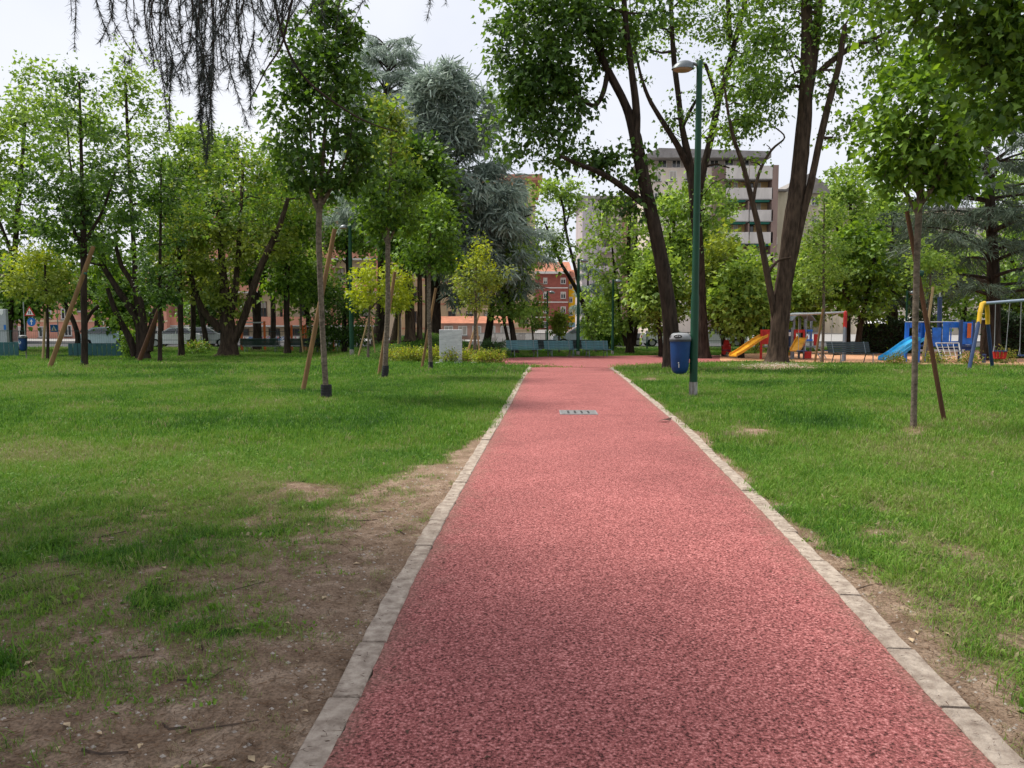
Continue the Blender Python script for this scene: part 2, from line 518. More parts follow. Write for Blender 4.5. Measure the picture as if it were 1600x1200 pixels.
PATH_LIFT = 0.016
def strip_rows(y0, y1, n):
    return np.linspace(y0, y1, n)
pv = []; pf = []
rows = np.concatenate([np.linspace(-9, 1.5, 12), np.linspace(1.6, 8, 90), np.linspace(8.1, max(LEFT[-1].y, RIGHT[-1].y) + .4, 90)])
for i, y in enumerate(rows):
    a, b_ = float(xl(y)), float(xr(y))
    ra = 0.006 * math.sin(y * 31) + 0.005 * math.sin(y * 73 + 1) + random.uniform(-.004, .004)
    rb = 0.006 * math.sin(y * 27 + 2) + 0.005 * math.sin(y * 67) + random.uniform(-.004, .004)
    for k in range(7):
        x = (a - 0.004 + ra) + (b_ + 0.004 + rb - a + 0.004 - ra) * (0, .035, .12, .5, .88, .965, 1)[k]
        pv.append((x, y, float(gz(x, y)) + PATH_LIFT))
    if i:
        for k in range(6):
            q = (i - 1) * 7 + k
            pf.append((q, q + 1, q + 8, q + 7))
path = MB().add(pv, pf).build('path', M_PATH)
pe = path.data.attributes.new('edge', 'FLOAT', 'POINT'); pe.data.foreach_set('value', np.tile(np.array([1, .45, .1, 0, .1, .45, 1], np.float32), len(rows)))
tag(path, 'straight red rubber path between two stone kerbs', kind='structure')

def poly_sheet(name, poly, m, lift, step=0.6):
    import bmesh
    bm = bmesh.new()
    bv = [bm.verts.new((p.x, p.y, 0)) for p in poly]
    f = bm.faces.new(bv)
    bmesh.ops.triangulate(bm, faces=[f])
    y0 = min(p.y for p in poly); y1 = max(p.y for p in poly)
    for y in np.arange(y0 + step, y1, step):
        bmesh.ops.bisect_plane(bm, geom=bm.verts[:] + bm.edges[:] + bm.faces[:], plane_co=(0, y, 0), plane_no=(0, 1, 0))
    for v in bm.verts:
        v.co.z = float(gz(v.co.x, v.co.y)) + lift
    bmesh.ops.recalc_face_normals(bm, faces=bm.faces)
    if bm.faces[0].normal.z < 0: bmesh.ops.reverse_faces(bm, faces=bm.faces)
    me = bpy.data.meshes.new(name); bm.to_mesh(me); bm.free()
    me.materials.append(m)
    o = bpy.data.objects.new(name, me); COL.objects.link(o)
    return o
tag(poly_sheet('cross_path', CROSS, M_PATH, 0.024), 'red rubber path crossing at the junction', kind='structure')
tag(poly_sheet('play_area_floor', PLAY, M_PLAY, 0.034), 'orange rubber floor of the playground', kind='structure')

# ------------------------------------------------------------------ kerb stones
M_KERB = mat('kerb_stone', (0.40, 0.335, 0.275), 0.9, 0.22, 16.0, 0.7, 60, dirt=(0.21, 0.16, 0.125))
kerb = thing('kerb', 'pale stone kerb edging both sides of the red path', None)
kerb['kind'] = 'structure'
def kerb_line(L, side, joints_px):
    pl = [(p.x, p.y) for p in L]
    seg = np.array(pl); ds = np.r_[0, np.cumsum(np.hypot(*np.diff(seg, axis=0).T))]
    def at(s):
        return float(np.interp(s, ds, seg[:, 0])), float(np.interp(s, ds, seg[:, 1]))
    js = [float(np.interp(G(800, v).y, seg[:, 1], ds)) for v in joints_px]
    js = sorted(js)
    first = js[0]
    while first > 0.9: first -= random.uniform(0.95, 1.05); js.insert(0, first)
    while js[-1] < ds[-1] - 1.2: js.append(js[-1] + random.uniform(0.95, 1.1))
    js.append(ds[-1])
    for a, b in zip(js[:-1], js[1:]):
        if b - a < 0.15 or at(b)[1] < 0.9: continue
        g = random.uniform(0.004, 0.010)
        n = max(2, int((b - a) / 0.12))
        vs = []; fs = []
        off = random.uniform(-0.0015, 0.0025); hz = random.uniform(0.018, 0.027); tilt = random.uniform(-.004, .004)
        w = KERB_W * random.uniform(0.95, 1.06)
        for i in range(n + 1):
            s = a + g + (b - a - 2 * g) * i / n
            x, y = at(s); x2, y2 = at(min(s + 0.05, ds[-1])); x1, y1 = at(max(s - 0.05, 0))
            tx, ty = x2 - x1, y2 - y1; l = math.hypot(tx, ty); tx /= l; ty /= l
            nx_, ny_ = (-ty, tx) if side < 0 else (ty, -tx)
            z = float(gz(x, y))
            c = 0.006
            e0 = off + random.uniform(-.0035, .0035); e1 = off + w + random.uniform(-.007, .007)
            top = hz + tilt * (i / n - .5) + random.uniform(-.0012, .0012)
            for d, zz in ((e0, -0.08), (e0, top - c), (e0 + c, top), (e1 - c, top), (e1, top - c), (e1, -0.08)):
                vs.append((x + nx_ * d, y + ny_ * d, z + zz))
        for i in range(n):
            for k in range(5):
                q = i * 6 + k
                fs.append((q, q + 1, q + 7, q + 6) if side > 0 else (q + 6, q + 7, q + 1, q))
        fs.append((0, 1, 2, 3, 4, 5)); fs.append(tuple(n * 6 + k for k in range(5, -1, -1)))
        MB().add(vs, fs).build('kerb_stone', M_KERB, kerb)
kerb_line(LEFT + [G(827, 571.9), G(818, 571.2)], -1, [1097, 1010, 911, 858, 818, 790, 757, 716, 690])
kerb_line(RIGHT + [G(956, 574.0), G(966, 573)], 1, [1113, 1020, 935, 880, 834, 800, 770, 724, 705])

# ------------------------------------------------------------------ drain grate in the path
M_STEEL = mat('galvanised_steel', (0.24, 0.24, 0.245), 0.7, 0.2, 14, 0.15, spec=.2)
M_BLACK = mat('black_void', (0.012, 0.012, 0.013), 0.9, 0.1)
gp = G(903.5, 646)
dg = thing('drain_grate', 'small grey steel drain grate set into the red path', 'drain grate', (gp.x, gp.y, gp.z + PATH_LIFT), R(-2))
MB().box(-0.30, 0.30, -0.29, 0.29, -0.01, 0.004).build('frame', M_STEEL, dg)
MB().box(-0.275, 0.275, -0.265, 0.265, 0.0045, 0.008).build('cover_plate', mat('grate_plate', (0.20, 0.20, 0.20), 0.8, 0.25, 20, spec=.2), dg)
for r_ in range(2):
    for k in range(4):
        MB().bbox(-0.16 + k * 0.107 - 0.017, -0.16 + k * 0.107 + 0.017, -0.17 + r_ * 0.19, -0.02 + r_ * 0.19, 0.0082, 0.0095, 0.008).build('slot', M_BLACK, dg)

# ------------------------------------------------------------------ grass
M_GRASS = bpy.data.materials.new('grass_blades')
M_GRASS.use_nodes = True
def _grass():
    n = M_GRASS.node_tree; b = n.nodes['Principled BSDF']; L = n.links.new; out = n.nodes['Material Output']
    at = n.nodes.new('ShaderNodeAttribute'); at.attribute_type = 'INSTANCER'; at.attribute_name = 'tint'
    a2 = n.nodes.new('ShaderNodeAttribute'); a2.attribute_name = 'rnd'
    ad = n.nodes.new('ShaderNodeMath'); ad.operation = 'MULTIPLY_ADD'; ad.inputs[1].default_value = 0.34; L(a2.outputs['Fac'], ad.inputs[0]); L(at.outputs['Fac'], ad.inputs[2])
    r = n.nodes.new('ShaderNodeValToRGB')
    for _ in range(3): r.color_ramp.elements.new(0.5)
    for e, (p, c) in zip(r.color_ramp.elements, [(0.05, (0.018, 0.068, 0.007)), (0.32, (0.054, 0.160, 0.012)), (0.60, (0.155, 0.315, 0.026)), (0.82, (0.23, 0.30, 0.055)), (1.0, (0.34, 0.29, 0.16))]):
        e.position = min(p, 1.0); e.color = (*c, 1)
    L(ad.outputs[0], r.inputs['Fac']); L(r.outputs['Color'], b.inputs['Base Color'])
    b.inputs['Roughness'].default_value = 0.55; b.inputs['Specular IOR Level'].default_value = 0.3
    tr = n.nodes.new('ShaderNodeBsdfTranslucent'); L(r.outputs['Color'], tr.inputs['Color'])
    mx = n.nodes.new('ShaderNodeMixShader'); mx.inputs['Fac'].default_value = 0.35
    L(b.outputs['BSDF'], mx.inputs[1]); L(tr.outputs['BSDF'], mx.inputs[2]); L(mx.outputs['Shader'], out.inputs['Surface'])
_grass()

def clump(name, nb, rad, h, w, lean, seed):
    g = np.random.default_rng(seed)
    vs = []; fs = []; rn = []
    for i in range(nb):
        a = g.random() * 6.283; r = rad * math.sqrt(g.random())
        x, y = r * math.cos(a), r * math.sin(a)
        hh = h * g.uniform(0.45, 1.1)
        la = g.random() * 6.283; ll = lean * hh * g.uniform(0.3, 1.5)
        dx, dy = math.cos(la) * ll, math.sin(la) * ll
        px_, py_ = -math.sin(la), math.cos(la)
        ww = w * g.uniform(0.7, 1.2)
        zt = hh * max(0.25, 1 - 0.35 * (ll / hh) ** 2)
        o = len(vs)
        vs += [(x - px_ * ww, y - py_ * ww, -0.01), (x + px_ * ww, y + py_ * ww, -0.01),
               (x + dx * .4 + px_ * ww * .8, y + dy * .4 + py_ * ww * .8, zt * .62), (x + dx * .4 - px_ * ww * .8, y + dy * .4 - py_ * ww * .8, zt * .62),
               (x + dx, y + dy, zt)]
        fs += [(o, o + 1, o + 2, o + 3), (o + 3, o + 2, o + 4)]
        q = g.random(); rn += [q, q]
    me = bpy.data.meshes.new(name); me.from_pydata(vs, [], fs)
    at = me.attributes.new('rnd', 'FLOAT', 'FACE'); at.data.foreach_set('value', np.array(rn, np.float32))
    me.materials.append(M_GRASS)
    return bpy.data.objects.new(name, me)

def scatter(name, pos, scl, tint, kinds, label, cat, rotmax=0.35):
    N = len(pos)
    me = bpy.data.meshes.new(name)
    me.vertices.add(N); me.vertices.foreach_set('co', np.asarray(pos, np.float32).ravel())
    for nm, ty, arr in (('scl', 'FLOAT', scl), ('tint', 'FLOAT', tint)):
        a = me.attributes.new(nm, ty, 'POINT'); a.data.foreach_set('value', np.asarray(arr, np.float32))
    a = me.attributes.new('pick', 'INT', 'POINT'); a.data.foreach_set('value', rng.integers(0, len(kinds), N).astype(np.int32))
    rot = np.stack([rng.uniform(-rotmax, rotmax, N), rng.uniform(-rotmax, rotmax, N), rng.uniform(0, 6.283, N)], -1).astype(np.float32)
    a = me.attributes.new('rot', 'FLOAT_VECTOR', 'POINT'); a.data.foreach_set('vector', rot.ravel())
    me.update()
    o = bpy.data.objects.new(name, me); COL.objects.link(o)
    g = bpy.data.node_groups.new(name + '_nodes', 'GeometryNodeTree')
    g.interface.new_socket('Geometry', in_out='INPUT', socket_type='NodeSocketGeometry')
    g.interface.new_socket('Geometry', in_out='OUTPUT', socket_type='NodeSocketGeometry')
    gi = g.nodes.new('NodeGroupInput'); go = g.nodes.new('NodeGroupOutput')
    ip = g.nodes.new('GeometryNodeInstanceOnPoints'); jn = g.nodes.new('GeometryNodeJoinGeometry')
    for k in reversed(kinds):
        oi = g.nodes.new('GeometryNodeObjectInfo'); oi.inputs['Object'].default_value = k; oi.inputs['As Instance'].default_value = True
        g.links.new(oi.outputs['Geometry'], jn.inputs[0])
    def na(nm, ty):
        q = g.nodes.new('GeometryNodeInputNamedAttribute'); q.data_type = ty; q.inputs['Name'].default_value = nm; return q.outputs['Attribute']
    g.links.new(gi.outputs[0], ip.inputs['Points']); g.links.new(jn.outputs[0], ip.inputs['Instance'])
    ip.inputs['Pick Instance'].default_value = True
    g.links.new(na('pick', 'INT'), ip.inputs['Instance Index'])
    g.links.new(na('rot', 'FLOAT_VECTOR'), ip.inputs['Rotation'])
    g.links.new(na('scl', 'FLOAT'), ip.inputs['Scale'])
    g.links.new(ip.outputs['Instances'], go.inputs[0])
    md = o.modifiers.new('scatter', 'NODES'); md.node_group = g
    return tag(o, label, cat, kind='stuff')

def turf_points(n, x0, x1, y0, y1, wedge=True):
    x = rng.uniform(x0, x1, n); y = rng.uniform(y0, y1, n)
    if wedge:
        k = np.abs(x) < (y * 0.70 + 1.2); x, y = x[k], y[k]
    inp = (x > xl(y) - KERB_W - 0.01) & (x < xr(y) + KERB_W + 0.01) & (y < Y_END + 0.6)
    k = ~inp & ~in_poly(x, y, CROSS) & ~in_poly(x, y, PLAY)
    x, y = x[k], y[k]
    b = bareness(x, y)
    d = np.clip(1.12 - b * 1.15, 0.07, 1)
    k = rng.random(len(x)) < d
    x, y, b = x[k], y[k], b[k]
    z = lawn_z(x, y)
    tint = -0.04 + 0.84 * (fbm(x, y, 0.45)) + 0.22 * (fbm(x, y, 2.5) - .5) + 0.34 * b + rng.normal(0, 0.10, len(x)) - 0.06 * (1 - sst(4, 9, y)) + (rng.random(len(x)) < .05 + .3 * b) * .35  # near tufts tinted a little darker, foreground shade put into the grass colour
    return np.stack([x, y, z], -1), b, np.clip(tint, 0, 1)

fine = [clump('grass_tuft', 34, 0.10, 0.052, 0.0017, 1.0, 100 + i) for i in range(6)] + [clump('grass_tuft', 14, 0.09, 0.03, 0.008, 1.1, 150)]
mid_ = [clump('grass_tuft', 30, 0.15, 0.075, 0.0034, 0.6, 200 + i) for i in range(5)]
far_ = [clump('grass_tuft', 26, 0.32, 0.085, 0.0075, 0.55, 300 + i) for i in range(5)]
p, b, t = turf_points(70000, -7.5, 7.5, 1.4, 9.0)
scatter('lawn_grass', p, (1.08 - 0.72 * b) * rng.uniform(0.65, 1.4, len(p)), t, fine, 'fine uneven grass of the near lawn and worn verge', 'grass')
p, b, t = turf_points(60000, -16, 16, 8.6, 20.5)
scatter('lawn_grass', p, (1.0 - 0.5 * b) * rng.uniform(0.75, 1.2, len(p)), t, mid_, 'bright green mown grass of the middle lawn', 'grass')
p, b, t = turf_points(52000, -42, 42, 20, 56)
scatter('lawn_grass', p, (0.95 - 0.45 * b) * rng.uniform(0.75, 1.2, len(p)), t, far_, 'pale green grass of the far lawn and mound', 'grass')
# ------------------------------------------------------------------ tree kit
def bark(name, a, b, scale=9, stretch=(1, 1, 0.22), bump=0.9):
    return mat(name, b, 0.92, 0.2, scale, bump, scale * 2.2, spec=0.15, stretch=stretch, dirt=a)
BARK_DARK = bark('bark_dark', (0.011, 0.008, 0.006), (0.052, 0.037, 0.028))
BARK_BROWN = bark('bark_brown', (0.020, 0.014, 0.010), (0.082, 0.057, 0.041))
BARK_GREY = bark('bark_grey', (0.06, 0.047, 0.036), (0.19, 0.155, 0.12), 14, (1, 1, 1.5), 0.4)
LEAF = {
    'dark': leaf_mat('leaf_dark_green', (0.020, 0.055, 0.010), (0.115, 0.220, 0.034)),
    'mid': leaf_mat('leaf_mid_green', (0.036, 0.090, 0.014), (0.215, 0.360, 0.048)),
    'light': leaf_mat('leaf_light_green', (0.075, 0.150, 0.026), (0.345, 0.500, 0.095)),
    'olive': leaf_mat('leaf_olive_green', (0.10, 0.15, 0.022), (0.32, 0.39, 0.065)),
    'yellow': leaf_mat('leaf_yellow_green', (0.20, 0.28, 0.025), (0.50, 0.56, 0.06)),
    'bronze': leaf_mat('leaf_bronze_tip', (0.16, 0.17, 0.03), (0.42, 0.30, 0.08)),
    'hedge': leaf_mat('leaf_hedge', (0.014, 0.030, 0.012), (0.045, 0.085, 0.026)),
    'cedar': leaf_mat('needle_blue_cedar', (0.055, 0.085, 0.066), (0.46, 0.55, 0.47), 0.25, 0.6),
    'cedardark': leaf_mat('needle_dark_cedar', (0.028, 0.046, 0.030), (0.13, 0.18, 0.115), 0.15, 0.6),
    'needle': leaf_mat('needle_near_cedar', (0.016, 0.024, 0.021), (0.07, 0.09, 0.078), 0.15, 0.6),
    'palm': leaf_mat('leaf_palm', (0.03, 0.075, 0.02), (0.09, 0.17, 0.05)),
}
# leaf templates: (along, across, lift)
T_LOBED = np.array([(0, 0, 0), (0.30, 0.50, 0.10), (0.55, 0.22, 0.05), (1.0, 0, -0.10), (0.55, -0.22, 0.05), (0.30, -0.50, 0.10)])
F_LOBED = np.array([(0, 3, 2, 1), (0, 5, 4, 3)])
T_OVAL = np.array([(0, 0, 0), (0.5, 0.30, 0.06), (1.0, 0, -0.08), (0.5, -0.30, 0.06)])
F_OVAL = np.array([(0, 3, 2, 1)])
T_SPRAY = np.array([(0, 0.05, 0), (0, -0.05, 0), (1.0, -0.02, -0.05), (1.0, 0.02, -0.05)])
F_SPRAY = np.array([(0, 1, 2, 3)])

T_TUFT = np.array([(0, 0.10, 0), (0, -0.10, 0), (1.0, -0.05, -0.08), (1.0, 0.05, -0.08)])
def unit(a):
    return a / (np.linalg.norm(a, axis=-1, keepdims=True) + 1e-9)

def leaf_mesh(name, pos, d, size, m, parent, T, F, loc, rnd=None, flat=0.7):
    N = len(pos)
    d = unit(d)
    n = rng.normal(0, 1, (N, 3)) * (1 - flat) + np.array([0, 0, 1.0]) * flat + rng.normal(0, 0.25, (N, 3))
    n = unit(n - d * (n * d).sum(-1, keepdims=True))
    s = np.cross(n, d)
    L = np.asarray(size).reshape(-1, 1, 1)
    V = pos[:, None, :] - np.array(loc)[None, None, :] + L * (T[None, :, 0:1] * d[:, None, :] + T[None, :, 1:2] * s[:, None, :] + T[None, :, 2:3] * n[:, None, :])
    k = len(T)
    Q = (F[None] + (np.arange(N) * k)[:, None, None]).reshape(-1, F.shape[1])
    if rnd is None: rnd = rng.random(N)
    o = np_mesh(name, V.reshape(-1, 3), Q, m, parent, np.repeat(np.clip(rnd, 0, 1), len(F)))
    o['kind'] = 'stuff'
    return o

def smooth_line(pts, rad, sub=3):
    """Catmull-Rom resampling of a stem"""
    pts = [np.array(p, float) for p in pts]
    if len(pts) < 3:
        t = np.linspace(0, 1, sub + 1)
        return [pts[0] * (1 - a) + pts[-1] * a for a in t], [rad[0] * (1 - a) + rad[-1] * a for a in t]
    out = []; ro = []
    for i in range(len(pts) - 1):
        p0 = pts[max(i - 1, 0)]; p1 = pts[i]; p2 = pts[i + 1]; p3 = pts[min(i + 2, len(pts) - 1)]
        for k in range(sub):
            t = k / sub
            out.append(0.5 * ((2 * p1) + (-p0 + p2) * t + (2 * p0 - 5 * p1 + 4 * p2 - p3) * t * t + (-p0 + 3 * p1 - 3 * p2 + p3) * t ** 3))
            ro.append(rad[i] * (1 - t) + rad[i + 1] * t)
    out.append(pts[-1]); ro.append(rad[-1])
    return out, ro

def in_blobs(n, blobs, D, shell=0.35):
    """anchor points inside ellipsoids given at photo scale, returned in metres; tuple (u, v, ru, rv, weight, depth offset)"""
    w = np.array([b[4] for b in blobs], float); w /= w.sum()
    cnt = rng.multinomial(n, w)
    out = []
    for b, c in zip(blobs, cnt):
        dd = b[5] if len(b) > 5 else 0.0
        dep = b[6] if len(b) > 6 else 1.0
        cc = np.array(P(b[0], b[1], D + dd)); k = (D + dd) / 1200.0
        q = unit(rng.normal(0, 1, (c, 3))) * (rng.random((c, 1)) ** (1 / 3.0 * (1 - shell)))
        out.append(cc + q * np.array([b[2] * k, min(b[2], b[3]) * k * dep, b[3] * k]))
    return np.concatenate(out)

def skeleton(mb, stems_nodes, anchors, tipr=0.008, maxr=0.06):
    """joins every anchor to the nearest wood already there"""
    nodes = np.array(stems_nodes)[:, :3]; rad = list(np.array(stems_nodes)[:, 3])
    d0 = np.min(np.linalg.norm(anchors[:, None] - nodes[None], axis=-1), 1)
    dirs = np.zeros_like(anchors)
    order = np.argsort(d0)
    N = np.concatenate([nodes, np.zeros_like(anchors)]); cnt = len(nodes)
    for i in order:
        a = anchors[i]
        dv = a - N[:cnt]
        dist = np.linalg.norm(dv, axis=-1) + np.maximum(0, -dv[:, 2]) * 0.5
        j = int(np.argmin(dist))
        q = N[j]; L = np.linalg.norm(a - q)
        r0 = max(tipr, min(rad[j] * 0.6, maxr)); r1 = max(tipr * 0.7, r0 * 0.55)
        mid = (q + a) / 2 + rng.normal(0, 0.06 * L, 3) + np.array([0, 0, 0.06 * L])
        mb.tube([q, mid, a], [r0, (r0 + r1) / 2, r1], 4, cap=False)
        dirs[i] = a - q
        N[cnt] = a; cnt += 1; rad.append(r1)
    return dirs

LEAF_SCALE = 0.86
def tree(name, label, base, stems, blobs, nl=4000, clumps=90, size=0.13, kind='mid', cat='tree', group=None, D=None, T='lobed',
         bk=None, spread=0.38, droop=0.35, shell=0.35, sides=9, tipr=0.008, maxr=0.06, wob=0.05, guard=None, flat=0.6, twoTone=None, flare=True, jit=0.25, bias=0.0):
    if D is None:
        b = G(*base)
    else:
        q = P(base[0], base[1], D); b = Vector((q.x, D, float(gz(q.x, D))))
    D = b.y
    k = D / 1200.0
    root = thing(name, label, cat, b, 0, group)
    bk = bk or BARK_DARK
    tr = MB(); nodes = []
    for si, st in enumerate(stems):
        pts = []; rad = []
        dd = 0.0
        drift = random.uniform(-jit, jit)
        for i, s in enumerate(st):
            if i == 0 and si == 0: pts.append(b + Vector((0, 0, -0.06))); rad.append(s[2] * k / 2); continue
            dd = s[3] if len(s) > 3 else drift * i * (si > 0)
            pts.append(P(s[0], s[1], D + dd)); rad.append(s[2] * k / 2)
        sp, sr = smooth_line(pts, rad, 4)
        if si == 0 and flare and len(sr) > 3:
            sr[0] *= 1.35; sr[1] *= 1.08
        tr.tube(sp, sr, sides if si == 0 else max(6, sides - 2), cap=True, wob=wob)
        nodes += [(*p, r) for p, r in zip(sp[len(sp) // 3:] if si == 0 else sp, sr[len(sr) // 3:] if si == 0 else sr)]
    tr.build('trunk', bk, root, b, smooth=True)
    if blobs:
        anc = in_blobs(clumps, blobs, D, shell)
        lm = MB()
        dirs = skeleton(lm, nodes, anc, tipr, maxr)
        lm.build('branches', bk, root, b)['kind'] = 'stuff'
        # leaves: gather round each anchor, thinning outwards, uneven clump sizes
        per = rng.dirichlet(np.full(clumps, 2.2)) * nl
        ai = np.repeat(np.arange(clumps), np.maximum(1, per.astype(int)))
        M = len(ai)
        sp_ = spread * rng.uniform(0.6, 1.35, clumps)[ai][:, None]
        off = rng.normal(0, 1, (M, 3)) * np.array([0.62, 0.62, 0.42]) * sp_
        back = rng.random((M, 1)) ** 1.5 * 0.75
        pos = anc[ai] + off - dirs[ai] * back * 0.55
        pos[:, 2] = np.maximum(pos[:, 2], b.z + 0.05)
        cen = anc.mean(0)
        d = unit(off) * 0.8 + unit(pos - cen) * 0.35 + np.array([0, 0, -droop]) + rng.normal(0, 0.35, (M, 3))
        sz = size * LEAF_SCALE * rng.uniform(0.35, 1.4, M)
        tone = np.clip(rng.normal(0.5 + bias, 0.24, M) + rng.normal(0, 0.16, clumps)[ai], 0, 1)
        TT, FF = {'lobed': (T_LOBED, F_LOBED), 'oval': (T_OVAL, F_OVAL), 'spray': (T_SPRAY, F_SPRAY), 'tuft': (T_TUFT, F_SPRAY)}[T]
        if twoTone:
            sel = (pos[:, 2] > np.quantile(pos[:, 2], 1 - twoTone[1])) & (rng.random(M) < 0.7)
            leaf_mesh('crown', pos[~sel], d[~sel], sz[~sel], LEAF[kind], root, TT, FF, b, tone[~sel], flat)
            leaf_mesh('young_growth', pos[sel], d[sel], sz[sel] * .9, LEAF[twoTone[0]], root, TT, FF, b, tone[sel], flat)
        else:
            leaf_mesh('crown', pos, d, sz, LEAF[kind], root, TT, FF, b, tone, flat)
    if guard:
        gr, gh, gm, tilt = guard
        r0 = stems[0][0][2] * k / 2
        g = MB().lathe([(gr, -0.02), (gr, gh), (gr * 0.86, gh), (gr * 0.86, gh * 0.4)], 14, cap=False)
        for q in range(4): g.lathe([(gr * 1.0, gh * (.2 + .2 * q)), (gr * 1.06, gh * (.21 + .2 * q)), (gr * 1.06, gh * (.25 + .2 * q)), (gr * 1.0, gh * (.26 + .2 * q))], 14, cap=False)
        go = g.build('trunk_guard', gm, root)
        go.rotation_euler = (0, tilt, 0)
    return root

M_GUARD_BLACK = mat('black_plastic_guard', (0.022, 0.022, 0.026), 0.6, 0.2)
M_GUARD_GREEN = mat('green_plastic_guard', (0.025, 0.11, 0.06), 0.6, 0.2)
M_TIE = mat('green_tie_band', (0.03, 0.10, 0.07), 0.6, 0.2)
M_STAKE = mat('stake_wood', (0.23, 0.135, 0.06), 0.85, 0.25, 10, 0.3, 30, stretch=(1, 1, 0.12))
M_STAKE_DARK = mat('stake_wood_dark', (0.11, 0.052, 0.027), 0.85, 0.25, 10, 0.3, 30, stretch=(1, 1, 0.12))
M_STAKE_PALE = mat('stake_wood_pale', (0.42, 0.29, 0.15), 0.85, 0.2, 10, 0.3, 30, stretch=(1, 1, 0.12))
def stake(label, base, top, wpx, m, D=None, tie=None, dtop=0.0, group='support stakes of the saplings'):
    if D is None: b = G(*base)
    else:
        q = P(base[0], base[1], D); b = Vector((q.x, D, float(gz(q.x, D))))
    t = P(top[0], top[1], b.y + dtop)
    r = wpx * .86 * b.y / 1200 / 2
    s = MB().tube([b - (t - b) * 0.03, b * 0.5 + t * 0.5, t], [r * 1.05, r, r * 0.95], 9)
    root = thing('support_stake', label, 'stake', b, 0, group)
    s.build('pole', m, root, b, smooth=True)
    if tie:
        c = P(tie[0], tie[1], b.y + dtop * .7); h = 0.03
        MB().tube([c + Vector((-tie[2], 0, 0.008)), c + Vector((tie[2], -0.01, -0.008))], [0.045, 0.045], 8).build('tie_band', M_TIE, root, b)
    return root

# ------------------------------------------------------------------ the three big trees right of the path
tree('maple_tree', 'leaning dark trunked maple behind the blue bin, forking towards the path', (1052, 576),
     [[(1052, 576, 30), (1047, 500, 24), (1036, 420, 22.5), (1022, 350, 21), (1008, 290, 20), (993, 215, 19), (978, 165, 13), (950, 110, 12), (926, 55, 11), (912, 0, 9), (900, -60, 7)],
      [(993, 215, 15), (994, 170, 12), (986, 105, 10), (978, 40, 9), (972, -40, 7)],
      [(1006, 318, 12), (968, 288, 10), (938, 270, 8.5), (908, 258, 7), (876, 244, 5)],
      [(950, 110, 8), (944, 140, 8), (936, 158, 7.5), (925, 165, 7), (905, 153, 6), (885, 142, 5)]],
     [(870, 60, 105, 75, 2.2), (830, 120, 60, 60, 1.3), (800, 195, 48, 60, 1.0), (860, 165, 60, 55, 1.3), (930, 40, 75, 60, 1.2), (840, 20, 80, 50, 1.2), (905, 250, 55, 22, .5), (850, 245, 35, 25, .35),
      (970, 20, 60, 60, .6), (960, 310, 45, 26, .35), (890, -60, 150, 70, 1.6), (985, 260, 35, 30, .25)],
     nl=15500, clumps=330, size=0.20, kind='dark', spread=0.50, droop=0.65, bk=BARK_DARK, tipr=0.012, maxr=0.09, twoTone=('mid', 0.25))
tree('maple_tree', 'many limbed ivy covered maple standing behind the green lamp post', (1100, 560.5),
     [[(1100, 560.5, 20), (1096, 480, 16), (1092, 400, 17), (1086, 320, 17), (1078, 258, 13), (1066, 200, 9), (1060, 150, 8.5), (1052, 80, 8), (1048, 0, 6)],
      [(1080, 270, 13), (1060, 230, 10), (1035, 190, 8), (1012, 150, 6), (998, 105, 4), (988, 50, 2.5), (984, 0, 1.5)],
      [(1088, 320, 13), (1100, 260, 11.5), (1113, 205, 10.5), (1122, 160, 10), (1136, 110, 9), (1152, 50, 8), (1165, 0, 7), (1172, -50, 5)],
      [(1122, 160, 8), (1112, 128, 6), (1102, 100, 5)],
      [(1140, 60, 8), (1138, 10, 7), (1134, -40, 5)],
      [(1066, 200, 6), (1080, 170, 5), (1092, 150, 4)]],
     [(1060, 60, 60, 50, .8), (1020, 20, 60, 50, .9), (1110, 20, 55, 40, .9), (1165, 60, 45, 60, .8), (1000, 90, 40, 50, .5), (1080, 180, 40, 50, .3), (1180, 130, 30, 50, .5), (1150, 180, 25, 25, .2), (1090, -60, 150, 60, 1.6), (1125, 300, 30, 50, .3), (1085, 330, 26, 60, .5)],
     nl=9000, clumps=230, size=0.20, kind='mid', spread=0.5, droop=0.6, tipr=0.012, maxr=0.08)
